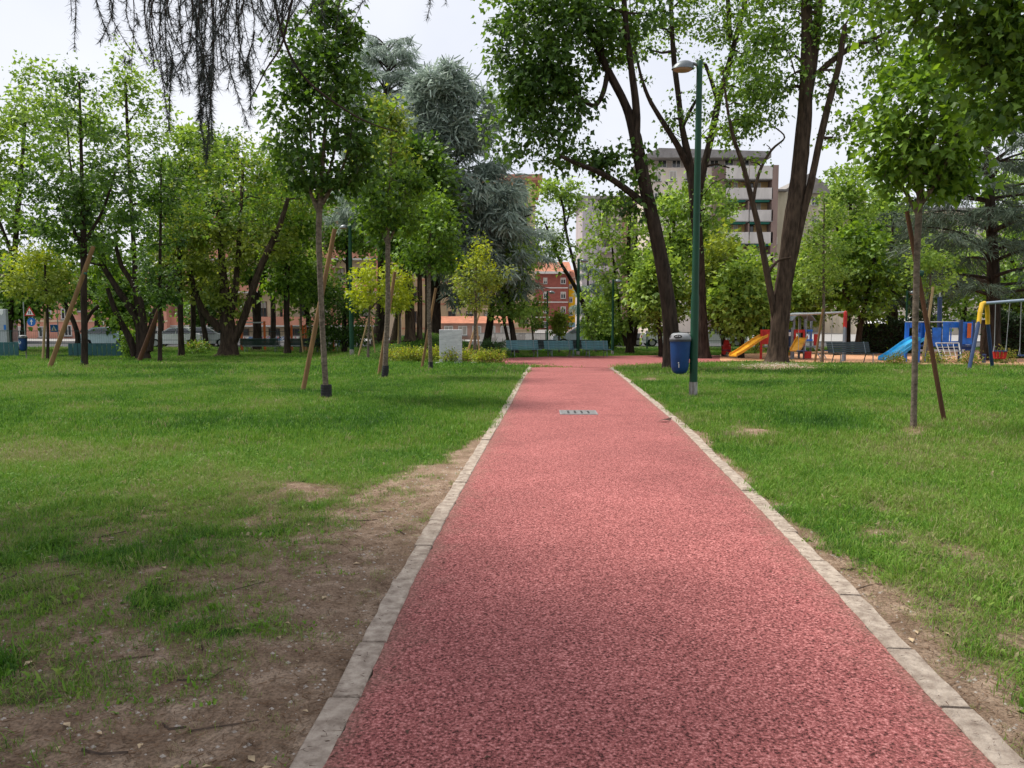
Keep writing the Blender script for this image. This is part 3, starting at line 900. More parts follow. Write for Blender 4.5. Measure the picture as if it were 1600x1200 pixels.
tree('maple_tree', 'thick trunked maple with flared base in front of the orange slide', (1214, 567.5),
     [[(1213, 567.5, 40), (1216, 545, 31), (1221, 480, 27), (1230, 410, 26.5), (1241, 330, 26), (1250, 260, 24), (1257, 180, 22), (1261, 100, 19), (1261, 40, 17), (1259, -30, 15), (1256, -90, 11)],
      [(1234, 430, 13), (1251, 350, 12), (1266, 290, 11), (1282, 215, 10.5), (1298, 150, 10), (1311, 100, 9), (1320, 40, 7)],
      [(1212, 500, 12), (1198, 425, 10), (1186, 360, 9), (1173, 305, 8), (1160, 255, 7), (1146, 215, 5.5), (1136, 165, 4), (1130, 110, 3)],
      [(1259, 170, 14), (1270, 100, 14), (1277, 40, 13), (1282, -20, 11), (1288, -80, 8)],
      [(1278, 115, 10), (1300, 95, 9), (1330, 75, 8), (1362, 62, 6), (1390, 50, 4)],
      [(1176, 318, 6), (1186, 270, 5), (1205, 235, 4), (1226, 215, 2.5), (1212, 200, 2)],
      [(1198, 430, 5), (1215, 408, 4), (1236, 402, 3)]],
     [(1230, 30, 70, 45, 1.0), (1330, 45, 70, 40, 1.0), (1210, 95, 45, 55, .8), (1180, 160, 40, 40, .5), (1300, 120, 35, 35, .35), (1330, 210, 28, 26, .18), (1270, -60, 190, 70, 2.4), (1395, 100, 45, 40, .5), (1150, 120, 30, 40, .3), (1185, 240, 26, 20, .15), (1142, 200, 30, 36, .35)],
     nl=11000, clumps=250, size=0.20, kind='mid', spread=0.5, droop=0.55, tipr=0.012, maxr=0.1, bk=BARK_BROWN)

# ------------------------------------------------------------------ staked saplings on the lawns
tree('maple_sapling', 'young maple with pale ringed trunk on the right lawn, tied to a dark leaning stake', (1427, 672),
     [[(1427, 672, 9.5), (1429, 600, 9), (1430, 520, 9), (1432, 430, 9.5), (1434, 370, 10), (1436, 325, 10), (1440, 270, 8), (1446, 200, 6), (1450, 130, 4), (1452, 70, 3)],
      [(1435, 335, 8), (1415, 300, 6), (1395, 270, 4.5), (1380, 240, 3)], [(1436, 325, 8), (1462, 285, 6), (1485, 240, 5), (1500, 190, 3.5)],
      [(1437, 310, 7), (1424, 260, 5), (1416, 200, 4), (1410, 140, 3)], [(1440, 290, 5), (1470, 250, 4), (1475, 190, 3)], [(1435, 320, 5), (1450, 250, 4), (1480, 150, 3)]],
     [(1450, 185, 85, 95, 2.6), (1400, 215, 48, 60, .9), (1495, 200, 55, 60, 1.0), (1450, 100, 55, 45, .8), (1420, 275, 60, 30, .6), (1500, 265, 48, 28, .5), (1385, 160, 28, 40, .3)],
     nl=5200, clumps=170, size=0.125, kind='mid', cat='sapling', spread=0.2, droop=0.55, bk=BARK_GREY, tipr=0.004, maxr=0.025, group='staked saplings', bias=0.12)
stake('dark brown leaning stake tied to the young maple on the right lawn', (1476, 662), (1417, 330), 8, M_STAKE_DARK, tie=(1436, 427, 0.05))
tree('maple_sapling', 'tallest young maple on the left lawn with a black trunk guard and egg shaped crown', (510, 622),
     [[(510, 622, 9.5), (507, 570, 9), (503, 500, 8.5), (500, 430, 9), (498, 370, 9), (499, 330, 9), (502, 290, 8), (506, 230, 6), (510, 160, 4), (513, 80, 3)],
      [(499, 335, 7), (485, 300, 5), (468, 250, 4), (460, 190, 3)], [(500, 325, 7), (520, 290, 5), (540, 250, 4), (552, 190, 3)],
      [(500, 310, 5), (488, 250, 4), (484, 170, 3)], [(502, 300, 5), (522, 240, 4), (532, 150, 3)], [(500, 320, 5), (470, 290, 3), (450, 260, 2)]],
     [(508, 190, 84, 105, 2.8), (500, 95, 62, 75, 1.6), (520, 40, 36, 40, .5), (460, 225, 36, 50, .6), (552, 230, 44, 55, .8), (500, 280, 62, 30, .6)],
     nl=8200, clumps=200, size=0.125, kind='dark', cat='sapling', spread=0.23, droop=0.5, bk=BARK_GREY, tipr=0.005, maxr=0.03, guard=(0.105, 0.26, M_GUARD_BLACK, 0.0), group='staked saplings')
stake('brown stake crossing behind the tallest young maple on the left lawn', (473, 612), (523, 358), 8.5, M_STAKE, tie=(502, 443, 0.07), dtop=0.3)
tree('maple_sapling', 'young maple in the left lawn row with a tilted black trunk guard', (601, 590),
     [[(601, 590, 9), (603, 540, 8.5), (606, 480, 8), (606, 430, 7.5), (606, 385, 8), (606, 340, 6), (609, 280, 5), (612, 210, 3.5)],
      [(606, 385, 5), (594, 355, 4), (580, 320, 3)], [(606, 380, 5), (622, 345, 4), (634, 300, 3)], [(606, 360, 4), (600, 300, 3), (596, 240, 2)]],
     [(608, 280, 58, 80, 2.2), (612, 190, 32, 45, .8), (575, 310, 34, 45, .6), (645, 300, 32, 50, .7), (606, 345, 50, 26, .5)],
     nl=5400, clumps=150, size=0.14, kind='mid', cat='sapling', spread=0.26, droop=0.5, bk=BARK_GREY, tipr=0.006, maxr=0.03, guard=(0.088, 0.32, M_GUARD_BLACK, 0.10), group='staked saplings', twoTone=('olive', 0.35))
stake('ochre stake beside the sapling with the tilted black guard', (592, 586), (617, 425), 6.5, M_STAKE, tie=(607, 468, 0.07), dtop=0.3)
tree('maple_sapling', 'bushy young maple with a short black guard, next to the pale stone slab', (673, 578),
     [[(673, 578, 7), (672, 540, 6.5), (670, 490, 6), (670, 440, 6), (671, 400, 5.5), (672, 350, 4)], [(671, 430, 4), (655, 405, 3)], [(671, 425, 4), (690, 400, 3)]],
     [(672, 370, 46, 55, 2), (655, 405, 32, 26, .7), (692, 400, 32, 28, .7), (674, 325, 26, 28, .6)],
     nl=4200, clumps=110, size=0.14, kind='mid', cat='sapling', spread=0.26, bk=BARK_GREY, tipr=0.006, maxr=0.03, guard=(0.075, 0.26, M_GUARD_BLACK, 0.0), group='staked saplings')
stake('short ochre stake leaning at the bushy young maple by the stone slab', (659, 575), (681, 450), 5, M_STAKE, dtop=0.3)
tree('maple_sapling', 'yellow green young maple with a green guard right of the pale stone slab', (742, 567.5),
     [[(742, 567.5, 6), (742, 530, 5), (743, 490, 5), (743, 450, 4.5), (744, 400, 3)], [(743, 480, 3), (728, 455, 2.5)], [(743, 475, 3), (760, 450, 2.5)]],
     [(744, 440, 36, 45, 2), (725, 455, 24, 26, .6), (768, 450, 24, 26, .6), (746, 390, 18, 26, .5), (785, 415, 14, 14, .12)],
     nl=3000, clumps=90, size=0.14, kind='olive', cat='sapling', spread=0.25, bk=BARK_GREY, tipr=0.006, maxr=0.025, guard=(0.07, 0.22, M_GUARD_GREEN, 0.0), group='staked saplings', twoTone=('yellow', 0.3))
stake('pale stake on the slab side of the yellow green young maple', (726, 565.5), (753, 476), 4, M_STAKE_PALE, dtop=0.2)
stake('pale stake on the far side of the yellow green young maple', (750, 561), (744, 500), 3.5, M_STAKE_PALE)
tree('linden_sapling', 'dark leaved young tree on the left lawn with a long crossing stake and green guard', (132, 573),
     [[(132, 573, 10), (132, 520, 9.5), (131, 460, 9.5), (131, 400, 10), (130, 350, 8), (128, 280, 6), (126, 200, 4), (124, 130, 3)],
      [(131, 390, 6), (105, 340, 4), (85, 290, 3)], [(131, 380, 6), (160, 330, 4), (180, 270, 3)], [(130, 340, 5), (112, 270, 3), (105, 200, 2)]],
     [(128, 250, 75, 80, 2.2), (100, 330, 62, 50, 1.2), (160, 310, 60, 60, 1.0), (120, 165, 45, 50, .7), (75, 290, 36, 40, .4), (130, 375, 48, 22, .3)],
     nl=6500, clumps=190, size=0.16, kind='dark', cat='sapling', spread=0.32, bk=BARK_DARK, tipr=0.006, maxr=0.04, guard=(0.115, 0.24, M_GUARD_GREEN, 0.0), group='staked saplings')
stake('long brown stake crossing the dark leaved young tree with the green guard', (78, 574), (146, 385), 8, M_STAKE, tie=(132, 427, 0.08), dtop=0.3)
tree('linden_sapling', 'columnar dark young tree with a green guard before the multi stemmed tree', (250, 567),
     [[(250, 567, 7), (250, 520, 6), (250, 470, 6), (250, 420, 5), (251, 340, 4), (252, 250, 2.5)]],
     [(252, 380, 34, 95, 2), (252, 290, 28, 50, .8), (250, 450, 32, 26, .5)],
     nl=4200, clumps=120, size=0.16, kind='dark', cat='sapling', spread=0.3, tipr=0.006, maxr=0.03, guard=(0.085, 0.18, M_GUARD_GREEN, 0.0), group='staked saplings')
stake('brown stake of the columnar dark young tree before the multi stemmed tree', (217, 565.5), (254, 470), 8, M_STAKE_DARK)
tree('linden_sapling', 'small yellow green sapling beside the left litter bin', (74, 563.5),
     [[(74, 563.5, 5), (75, 530, 4), (74, 490, 4), (72, 450, 4), (70, 410, 3)]],
     [(62, 430, 52, 34, 2), (40, 445, 34, 22, .7), (88, 452, 24, 22, .5), (60, 395, 34, 20, .5)],
     nl=3200, clumps=90, size=0.17, kind='olive', cat='sapling', spread=0.34, tipr=0.006, maxr=0.03, guard=(0.06, 0.12, M_GUARD_BLACK, 0.0), group='staked saplings', twoTone=('yellow', 0.4), bias=0.1)
stake('upright pale stake of the small sapling beside the left litter bin', (67, 562.5), (71, 488), 4.2, M_STAKE_PALE)
tree('maple_sapling', 'bright yellow green sapling beside the left hand green lamp post', (575, 558),
     [[(575, 558, 4), (576, 520, 3.5), (577, 485, 3.5), (578, 450, 3)], [(577, 485, 2.5), (600, 460, 2)]],
     [(580, 440, 30, 36, 1.5), (608, 445, 32, 36, 1.2), (568, 465, 20, 18, .4), (625, 465, 18, 20, .35)],
     nl=3200, clumps=80, size=0.17, kind='yellow', cat='sapling', spread=0.32, tipr=0.006, maxr=0.03, bk=BARK_GREY, guard=(0.05, 0.22, M_GUARD_GREEN, 0.0), group='staked saplings')
stake('pale stake of the bright yellow green sapling, on its lamp side', (560, 556.5), (577, 492), 3, M_STAKE_PALE)
stake('pale stake behind the bright yellow green sapling', (586, 551), (579, 492), 2.6, M_STAKE_PALE)
tree('maple_sapling', 'slim mid green sapling between the dark benches and the orange frame', (470, 551),
     [[(470, 551, 4), (470, 520, 3.5), (470, 480, 3.5), (469, 430, 3), (468, 390, 2)]],
     [(466, 420, 38, 50, 2), (445, 440, 26, 26, .6), (490, 440, 26, 28, .6)],
     nl=3600, clumps=90, size=0.2, kind='mid', cat='sapling', spread=0.38, tipr=0.008, maxr=0.03, bk=BARK_GREY, group='staked saplings')
stake('whitish stake of the slim sapling by the dark benches', (474, 552), (468, 500), 3.2, M_STAKE_PALE)
stake('slanted whitish stake behind the slim sapling by the dark benches', (477, 549), (486, 495), 2.6, M_STAKE_PALE)
tree('maple_sapling', 'thin sapling standing on the grass mound', (625, 537),
     [[(625, 537, 3.5), (625, 510, 3), (624, 480, 3), (624, 450, 2)]], [(624, 460, 26, 26, 1)], nl=900, clumps=30, size=0.18, kind='light', cat='sapling', spread=0.3, tipr=0.006, bk=BARK_GREY, group='staked saplings')
stake('pale upright stake on the grass mound', (622, 537.5), (623, 490), 2.6, M_STAKE_PALE)
tree('maple_sapling', 'slim light green sapling left of the dark slatted bench', (1284, 567),
     [[(1284, 567, 5), (1286, 530, 4.5), (1287, 480, 4.5), (1287, 430, 4), (1287, 370, 3), (1288, 320, 2)]],
     [(1287, 400, 38, 60, 2), (1288, 340, 28, 36, .7), (1268, 430, 22, 28, .4), (1308, 430, 22, 30, .4)],
     nl=3000, clumps=90, size=0.16, kind='light', cat='sapling', spread=0.3, tipr=0.006, maxr=0.03, bk=BARK_GREY, group='staked saplings')
stake('ochre stake of the slim sapling left of the dark slatted bench', (1273, 567.3), (1286, 482), 4, M_STAKE)
tree('maple_sapling', 'sapling with a green guard in front of the blue playhouse', (1449, 568),
     [[(1449, 568, 5), (1450, 530, 4.5), (1452, 480, 4), (1454, 430, 3)]], [(1455, 425, 32, 36, 1), (1440, 400, 20, 26, .4)], nl=1600, clumps=45, size=0.16, kind='light', cat='sapling', spread=0.3, tipr=0.006, bk=BARK_GREY,
     guard=(0.07, 0.2, M_GUARD_GREEN, 0.0), group='staked saplings')
stake('pale ochre stake leaning in front of the blue playhouse', (1441, 571), (1458, 448), 4.5, M_STAKE_PALE)
for (u, v0, u1, v1, ru, rv, kd, lb) in [(833, 551, 832, 490, 26, 26, 'light', 'round sapling behind the leftmost teal bench'), (874, 551, 873, 512, 12, 14, 'olive', 'small sapling in front of the red brick building'),
                                    (931, 551, 930, 500, 20, 26, 'light', 'grey green sapling behind the rightmost teal bench')]:
    tree('maple_sapling', lb, (u, v0), [[(u, v0, 3), ((u + u1) / 2, (v0 + v1) / 2, 2.6), (u1, v1, 2.2)]], [(u1, v1 - 2, ru, rv, 1), (u1 + 3, v1 - 16, ru * .6, rv * .6, .4)],
         nl=1300, clumps=40, size=0.2, kind=kd, cat='sapling', spread=0.32, tipr=0.007, bk=BARK_GREY, group='staked saplings')
stake('pale stake of the round sapling behind the leftmost teal bench', (836, 550), (829, 497), 2.8, M_STAKE_PALE)
stake('pale stake of the grey green sapling behind the rightmost teal bench', (927, 550), (934, 505), 2.2, M_STAKE_PALE)
# ------------------------------------------------------------------ older trees of the left lawn
tree('maple_tree', 'multi stemmed old tree spreading dark limbs behind the columnar sapling', (224, 562),
     [[(224, 562, 22), (222, 530, 18), (216, 500, 14), (196, 470, 11), (176, 440, 9), (158, 410, 7)],
      [(228, 550, 17), (224, 510, 13), (218, 470, 11), (206, 440, 9), (190, 415, 7), (180, 380, 5)],
      [(232, 548, 15), (238, 510, 12), (246, 480, 10), (262, 450, 8), (280, 410, 6)],
      [(212, 556, 13), (203, 530, 11), (190, 505, 9), (178, 480, 8), (168, 450, 6)],
      [(220, 500, 9), (212, 460, 8), (210, 400, 7), (205, 320, 6), (200, 220, 5), (196, 130, 3.5)]],
     [(185, 330, 85, 75, 2.2), (120, 380, 70, 55, 1.4), (190, 210, 65, 70, 1.6), (195, 120, 52, 42, 1.0), (270, 330, 55, 70, 1.2), (60, 300, 60, 60, .8), (230, 160, 40, 50, .6), (60, 200, 55, 50, .6), (80, 130, 45, 40, .4), (205, 480, 30, 25, .25)],
     nl=10500, clumps=260, size=0.22, kind='mid', spread=0.5, droop=0.4, tipr=0.012, maxr=0.07, twoTone=('light', 0.5), bias=.08)
tree('maple_tree', 'broad pollarded maple with a wide root flare in front of the dark benches', (357, 556),
     [[(357, 556, 36), (358, 535, 26), (356, 505, 22), (352, 478, 20), (350, 440, 12), (345, 390, 9), (340, 330, 6)],
      [(362, 540, 15), (378, 505, 12), (390, 470, 11), (402, 432, 11), (420, 390, 10), (438, 350, 8), (450, 310, 6)],
      [(345, 515, 14), (330, 500, 12), (315, 480, 10), (304, 450, 8), (296, 420, 6)],
      [(360, 490, 14), (368, 450, 10), (372, 400, 8), (376, 330, 6), (380, 260, 4)]],
     [(330, 390, 58, 65, 1.8), (300, 440, 36, 36, .6), (360, 300, 70, 60, 1.6), (400, 360, 52, 60, 1.2), (340, 240, 52, 40, .9), (440, 300, 46, 55, .8), (360, 470, 34, 26, .4), (400, 240, 45, 40, .6)],
     nl=10000, clumps=240, size=0.23, kind='olive', spread=0.5, droop=0.4, tipr=0.012, maxr=0.08, bk=BARK_BROWN, twoTone=('mid', 0.5))
tree('maple_tree', 'slender straight trunk tree between the multi stemmed and pollarded trees', (284, 557),
     [[(284, 557, 11), (283, 530, 9), (282, 490, 8.5), (281, 450, 8), (280, 400, 6), (278, 340, 4)]],
     [(282, 400, 40, 50, 1), (275, 330, 36, 45, .8)], nl=3200, clumps=80, size=0.24, kind='olive', spread=0.5, tipr=0.012)
tree('plane_tree', 'dark fork trunked tree rising behind the left dark bench', (401, 547),
     [[(401, 547, 16), (402, 520, 13), (401, 490, 13), (400, 472, 14), (392, 445, 8), (386, 415, 6)], [(401, 475, 10), (410, 445, 8), (416, 410, 6), (418, 360, 4)]],
     [(400, 350, 55, 55, 1.3), (385, 410, 30, 30, .4), (430, 370, 36, 45, .6)], nl=4200, clumps=110, size=0.30, kind='mid', spread=0.65, tipr=0.016)
tree('plane_tree', 'straight dark trunk tree standing between the two dark benches', (449, 553),
     [[(449, 553, 12), (449, 530, 9), (448, 500, 9), (448, 465, 9), (449, 420, 7), (450, 360, 5)]],
     [(450, 370, 42, 55, 1.2), (440, 430, 30, 34, .5), (470, 330, 36, 45, .6)], nl=3800, clumps=100, size=0.27, kind='mid', spread=0.55, tipr=0.014)
tree('plane_tree', 'thin slanting tree left of the pollarded maple', (323, 548),
     [[(323, 548, 10), (320, 520, 8), (314, 490, 7), (306, 460, 6), (300, 410, 4)]], [(304, 400, 36, 45, 1), (300, 330, 40, 50, 1)], nl=3000, clumps=80, size=0.3, kind='dark', spread=0.6, tipr=0.014)
tree('plane_tree', 'crooked tree with a V trunk behind the crossing stake on the left', (118, 557),
     [[(118, 557, 9), (122, 530, 8), (116, 505, 7), (104, 480, 7), (94, 462, 5)], [(128, 520, 6), (136, 500, 5.5), (146, 485, 5), (154, 478, 6)]],
     [(100, 440, 45, 30, 1), (60, 420, 40, 30, .6)], nl=2000, clumps=60, size=0.26, kind='mid', spread=0.5, tipr=0.014)
tree('plane_tree', 'tall pale green tree at the left edge behind the fence', (12, 549),
     [[(12, 549, 12), (16, 480, 10), (24, 380, 8), (34, 260, 6), (40, 180, 4)], [(20, 400, 6), (-10, 320, 4), (-30, 240, 3)]],
     [(40, 230, 60, 60, 1.2), (20, 320, 60, 60, 1.2), (-40, 260, 60, 90, 1), (70, 170, 40, 40, .5), (20, 180, 25, 25, .25), (10, 400, 50, 30, .5)], nl=5200, clumps=150, size=0.32, kind='light', spread=0.6, tipr=0.016)
tree('evergreen_bush', 'large grey green evergreen bush left of the lamp post before the pink building', (538, 552),
     [[(538, 552, 10), (538, 520, 8), (538, 480, 5)]], [(535, 490, 42, 45, 2), (515, 520, 28, 28, .7), (562, 510, 28, 38, .8), (540, 450, 26, 22, .5)], nl=5000, clumps=120, size=0.24, kind='dark', cat='bush', T='oval', spread=0.5, tipr=0.012, D=47)
for (u, v, D, sc, kd, lb) in [(35, 455, 50, .75, 'mid', 'low green tree before the brown block at the far left'), (190, 470, 49, .7, 'mid', 'low bushy tree beyond the left teal boards'), (480, 440, 55, .8, 'light', 'light green street tree behind the right dark bench'), (330, 470, 60, .7, 'dark', 'low dark tree behind the silver parked car'), (150, 430, 62, 1.0, 'dark', 'dark street tree before the pink building behind the crossed stake'), (250, 420, 66, 1.0, 'dark', 'street tree behind the columnar sapling beyond the fence'), (345, 300, 58, 1.4, 'dark', 'dark crowned tree rising above the pollarded maple'),
                              (425, 300, 60, 1.1, 'mid', 'tall green tree behind the tallest sapling on its left'), (545, 350, 58, 1.0, 'mid', 'green tree behind the tallest sapling on its right'), (300, 250, 52, .9, 'light', 'light green tree top between the two old lawn trees')]:
    tree('plane_tree', lb, (u, 545), [[(u, 545, 9), (u + 2, 500, 8), (u - 2, v + 40, 7), (u, v, 4)]], [(u, v, 46 * sc, 50 * sc, 2), (u - 25 * sc, v + 25 * sc, 30 * sc, 30 * sc, .8), (u + 28 * sc, v + 15 * sc, 30 * sc, 32 * sc, .8), (u + 5, v - 36 * sc, 26 * sc, 24 * sc, .5)],
         nl=int(3600 * sc), clumps=110, size=0.36, kind=kd, spread=0.75, tipr=0.02, D=D)

# ------------------------------------------------------------------ cedars and trunks round the mound
def cedar(label, base, D, topv, wpx, layers, nl, kind='cedar', lean=0, sub=None, size=0.5, name='cedar_tree', clear=0.3, fork=True):
    """trunk, long arching boughs, sprays hanging under every bough; layers of (u, v, reach px)"""
    q = P(base[0], base[1], D); b = Vector((q.x, D, float(gz(q.x, D)))); k = D / 1200
    root = thing(name, label, 'tree', b, 0)
    tr = MB()
    top = P(base[0] + lean, topv, D)
    pts = [b + (top - b) * t + Vector((math.sin(t * 7) * 0.15, math.cos(t * 5) * 0.1, 0)) for t in np.linspace(0, 1, 12)]
    pts[0] = b - Vector((0, 0, 0.1))
    rad = [wpx * k / 2 * (1 - 0.85 * t) for t in np.linspace(0, 1, 12)]; rad[0] *= 1.3
    tr.tube(pts, rad, 9, wob=0.05)
    tr.build('trunk', BARK_DARK, root, b, smooth=True)
    lm = MB(); pos = []; dr = []
    for (u, v, reach, nb) in layers:
        z = P(u, v, D).z; t = min(max((z - b.z) / (top.z - b.z), 0.05), 1.0)
        ax = b + (top - b) * t
        for i in range(nb):
            a = 6.283 * (i + random.random()) / nb
            rr = reach * k * random.uniform(0.65, 1.1)
            st = ax + Vector((0, 0, random.uniform(-.5, .5)))
            up = random.uniform(0.05, 0.35) + max(0, t - .6) * 1.3
            P1 = st + Vector((math.cos(a), math.sin(a), 0)) * rr * 0.5 + Vector((0, 0, rr * up))
            P2 = st + Vector((math.cos(a), math.sin(a), 0)) * rr + Vector((random.uniform(-.2, .2), 0, rr * up * random.uniform(0.2, 0.9)))
            seg = []
            for s in np.linspace(0, 1, 9):
                seg.append(st * (1 - s) ** 2 + P1 * 2 * s * (1 - s) + P2 * s * s)
            r0 = max(0.02, wpx * k * 0.16 * (1 - t * .6))
            lm.tube(seg, list(np.linspace(r0, 0.012, 9)), 5, cap=False)
            for s in np.linspace(clear, 1, int(6 + rr * 4)):
                c = np.array(st * (1 - s) ** 2 + P1 * 2 * s * (1 - s) + P2 * s * s)
                out = np.array([math.cos(a), math.sin(a), 0.0]); side = np.array([-math.sin(a), math.cos(a), 0.0])
                for sd in (-1, 1):
                    ln = rr * 0.32 * (1.15 - 0.8 * abs(s - .55)) * random.uniform(.5, 1.2)
                    tip = c + side * sd * ln + out * ln * .5 + np.array([0, 0, -ln * random.uniform(.15, .7)])
                    m_ = max(5, int(ln * 40))
                    tt = rng.random((m_, 1)) ** .8
                    pos.append(c + (tip - c) * tt + rng.normal(0, 0.05, (m_, 3)))
                    dr.append(np.repeat((unit(tip - c) * .8)[None], m_, 0) + rng.normal(0, .45, (m_, 3)) + np.array([0, 0, -.35]))
    lm.build('boughs', BARK_DARK, root, b)['kind'] = 'stuff'
    pos = np.concatenate(pos); dr = np.concatenate(dr)
    if len(pos) > nl:
        s = rng.choice(len(pos), nl, replace=False); pos, dr = pos[s], dr[s]
    leaf_mesh('crown', pos, dr, size * rng.uniform(.5, 1.2, len(pos)), LEAF[kind], root, T_SPRAY, F_SPRAY, b, np.clip(rng.normal(.5, .25, len(pos)), 0, 1), 0.4)
    return root

tree('cedar_tree', 'tall blue grey cedar with drooping boughs behind the stone slab', (680, 545),
     [[(680, 545, 19), (680, 480, 17), (679, 400, 15), (678, 320, 13), (677, 250, 11), (668, 200, 8), (655, 150, 5)], [(677, 255, 8), (690, 215, 7), (700, 170, 5), (704, 120, 3)], [(679, 290, 7), (720, 250, 5), (750, 215, 3)],
      [(679, 380, 7), (730, 360, 5), (790, 350, 3), (830, 335, 2)], [(679, 340, 6), (630, 330, 4), (590, 335, 2)], [(679, 430, 7), (740, 425, 5), (800, 430, 3)], [(679, 470, 6), (700, 462, 4), (735, 465, 3)]],
     [(690, 150, 45, 42, 1.2), (705, 115, 28, 26, .5), (655, 140, 28, 30, .5), (735, 190, 45, 45, 1.2), (690, 210, 55, 45, 1.3), (650, 230, 40, 45, .9), (725, 255, 62, 45, 1.5), (765, 300, 50, 42, 1.0), (690, 300, 62, 45, 1.2), (720, 340, 75, 42, 1.4), (790, 350, 45, 36, .7), (750, 395, 70, 36, 1.1), (700, 400, 50, 36, .7), (775, 440, 50, 36, .7), (710, 450, 40, 30, .4), (740, 150, 24, 24, .3)],
     nl=42000, clumps=420, size=0.44, kind='cedar', T='tuft', spread=0.40, droop=0.55, tipr=0.012, maxr=0.07, D=43, flat=.3)
cedar('dark blue cedar rising left of the tall blue grey cedar', (592, 540), 50, 80, 24,
      [(596, 110, 50, 8), (600, 150, 66, 9), (604, 195, 76, 9), (604, 245, 80, 9), (606, 300, 85, 8), (600, 85, 34, 7), (600, 350, 80, 7)], 30000, lean=14, kind='cedar', size=0.5)
cedar('weeping cedar with grey green sprays left of the red brick building', (757, 545), 47, 300, 14,
      [(775, 330, 50, 8), (785, 365, 75, 9), (790, 400, 80, 9), (785, 435, 75, 8), (780, 465, 60, 6), (775, 310, 30, 6)], 17000, lean=26, size=0.5)
cedar('thin grey weeping cedar beside the grey corner of the pale block', (924, 545), 62, 400, 7,
      [(922, 425, 18, 6), (922, 450, 22, 7), (922, 478, 24, 7), (922, 505, 22, 6)], 5000, lean=-4, size=0.5)
cedar('dark cedar with bare horizontal limbs behind the blue swing frame', (1550, 553), 36, 60, 24,
      [(1550, 200, 120, 9), (1550, 250, 140, 9), (1550, 300, 140, 9), (1550, 350, 150, 9), (1550, 400, 150, 8), (1550, 445, 140, 7), (1550, 130, 90, 7)], 24000, kind='cedardark', size=0.42, clear=0.4, lean=-6)
cedar('grey green cedar behind the sapling right of the thick trunked maple', (1395, 545), 48, 330, 12,
      [(1395, 370, 46, 7), (1395, 405, 60, 8), (1395, 440, 66, 8), (1395, 470, 60, 6)], 9000, kind='cedardark', size=0.5)

for (u, v, w, u1, lb) in [(613, 536, 10, 634, 'slanting dark pine trunk on the left of the mound'), (641, 531, 17, 637, 'stout brown pine trunk on the crest of the mound'), (655, 529, 9, 655, 'narrow dark pine trunk on the mound, next to the stout one'),
                          (668, 528, 9.5, 667, 'narrow pine trunk just left of the tall cedar')]:
    b = G(u, v)
    tree('pine_tree', lb, (u, v), [[(u, v, w), ((u + u1) / 2 + 1, 480, w * .9), (u1, 420, w * .8), (u1 - 3, 350, w * .6), (u1 - 4, 280, w * .4)]],
         [(u1 - 6, 320, 45, 60, 1.0), (u1 - 10, 260, 36, 40, .6), (u1, 390, 34, 24, .35)], nl=4200, clumps=90, size=0.34, kind='dark', T='oval', spread=0.75, tipr=0.015, maxr=.06, bk=BARK_BROWN)

tree('shrub_tree', 'leaning twin trunked tree left of the teal benches', (806, 549),
     [[(806, 549, 11), (801, 520, 9), (796, 490, 8), (790, 450, 6), (786, 410, 4)], [(797, 545, 6), (790, 515, 5), (785, 490, 4)]],
     [(800, 480, 30, 26, .6), (790, 420, 36, 36, 1), (815, 400, 32, 36, .6)], nl=2600, clumps=70, size=0.26, kind='light', spread=0.5, tipr=0.012, D=44)
tree('locust_tree', 'open crowned tree with two leaning stems in front of the yellow wall', (932, 549),
     [[(932, 549, 8), (924, 513, 7.5), (913, 481, 7), (904, 458, 7), (889, 432, 6), (876, 410, 5), (866, 385, 4.5), (852, 350, 3)], [(906, 462, 6), (902, 435, 5.5), (895, 405, 5), (885, 365, 4.5), (879, 320, 4), (868, 290, 3)],
      [(882, 360, 3), (890, 330, 2.5), (892, 300, 2)]],
     [(870, 320, 46, 34, 1.2), (850, 365, 36, 36, .7), (885, 400, 26, 30, .4), (840, 300, 28, 24, .4), (895, 300, 22, 24, .3)], nl=2300, clumps=110, size=0.27, kind='light', spread=0.45, tipr=0.012, D=50)
tree('acacia_tree', 'slender multi stemmed light green tree left of the leaning maple', (984, 553),
     [[(984, 553, 14), (985, 510, 10), (986, 460, 8), (982, 400, 7), (984, 350, 5), (984, 310, 4)], [(990, 540, 7), (996, 490, 6), (990, 430, 5), (994, 370, 4)], [(978, 540, 6), (970, 500, 5), (962, 440, 4), (956, 380, 3)]],
     [(970, 340, 50, 36, 1), (950, 390, 36, 36, .7), (1000, 380, 32, 50, .9), (985, 440, 45, 40, .8), (940, 450, 26, 40, .5), (1010, 460, 25, 50, .6), (960, 490, 30, 28, .4)], nl=6000, clumps=190, size=0.24, kind='light', spread=0.45, tipr=0.012, maxr=.05)
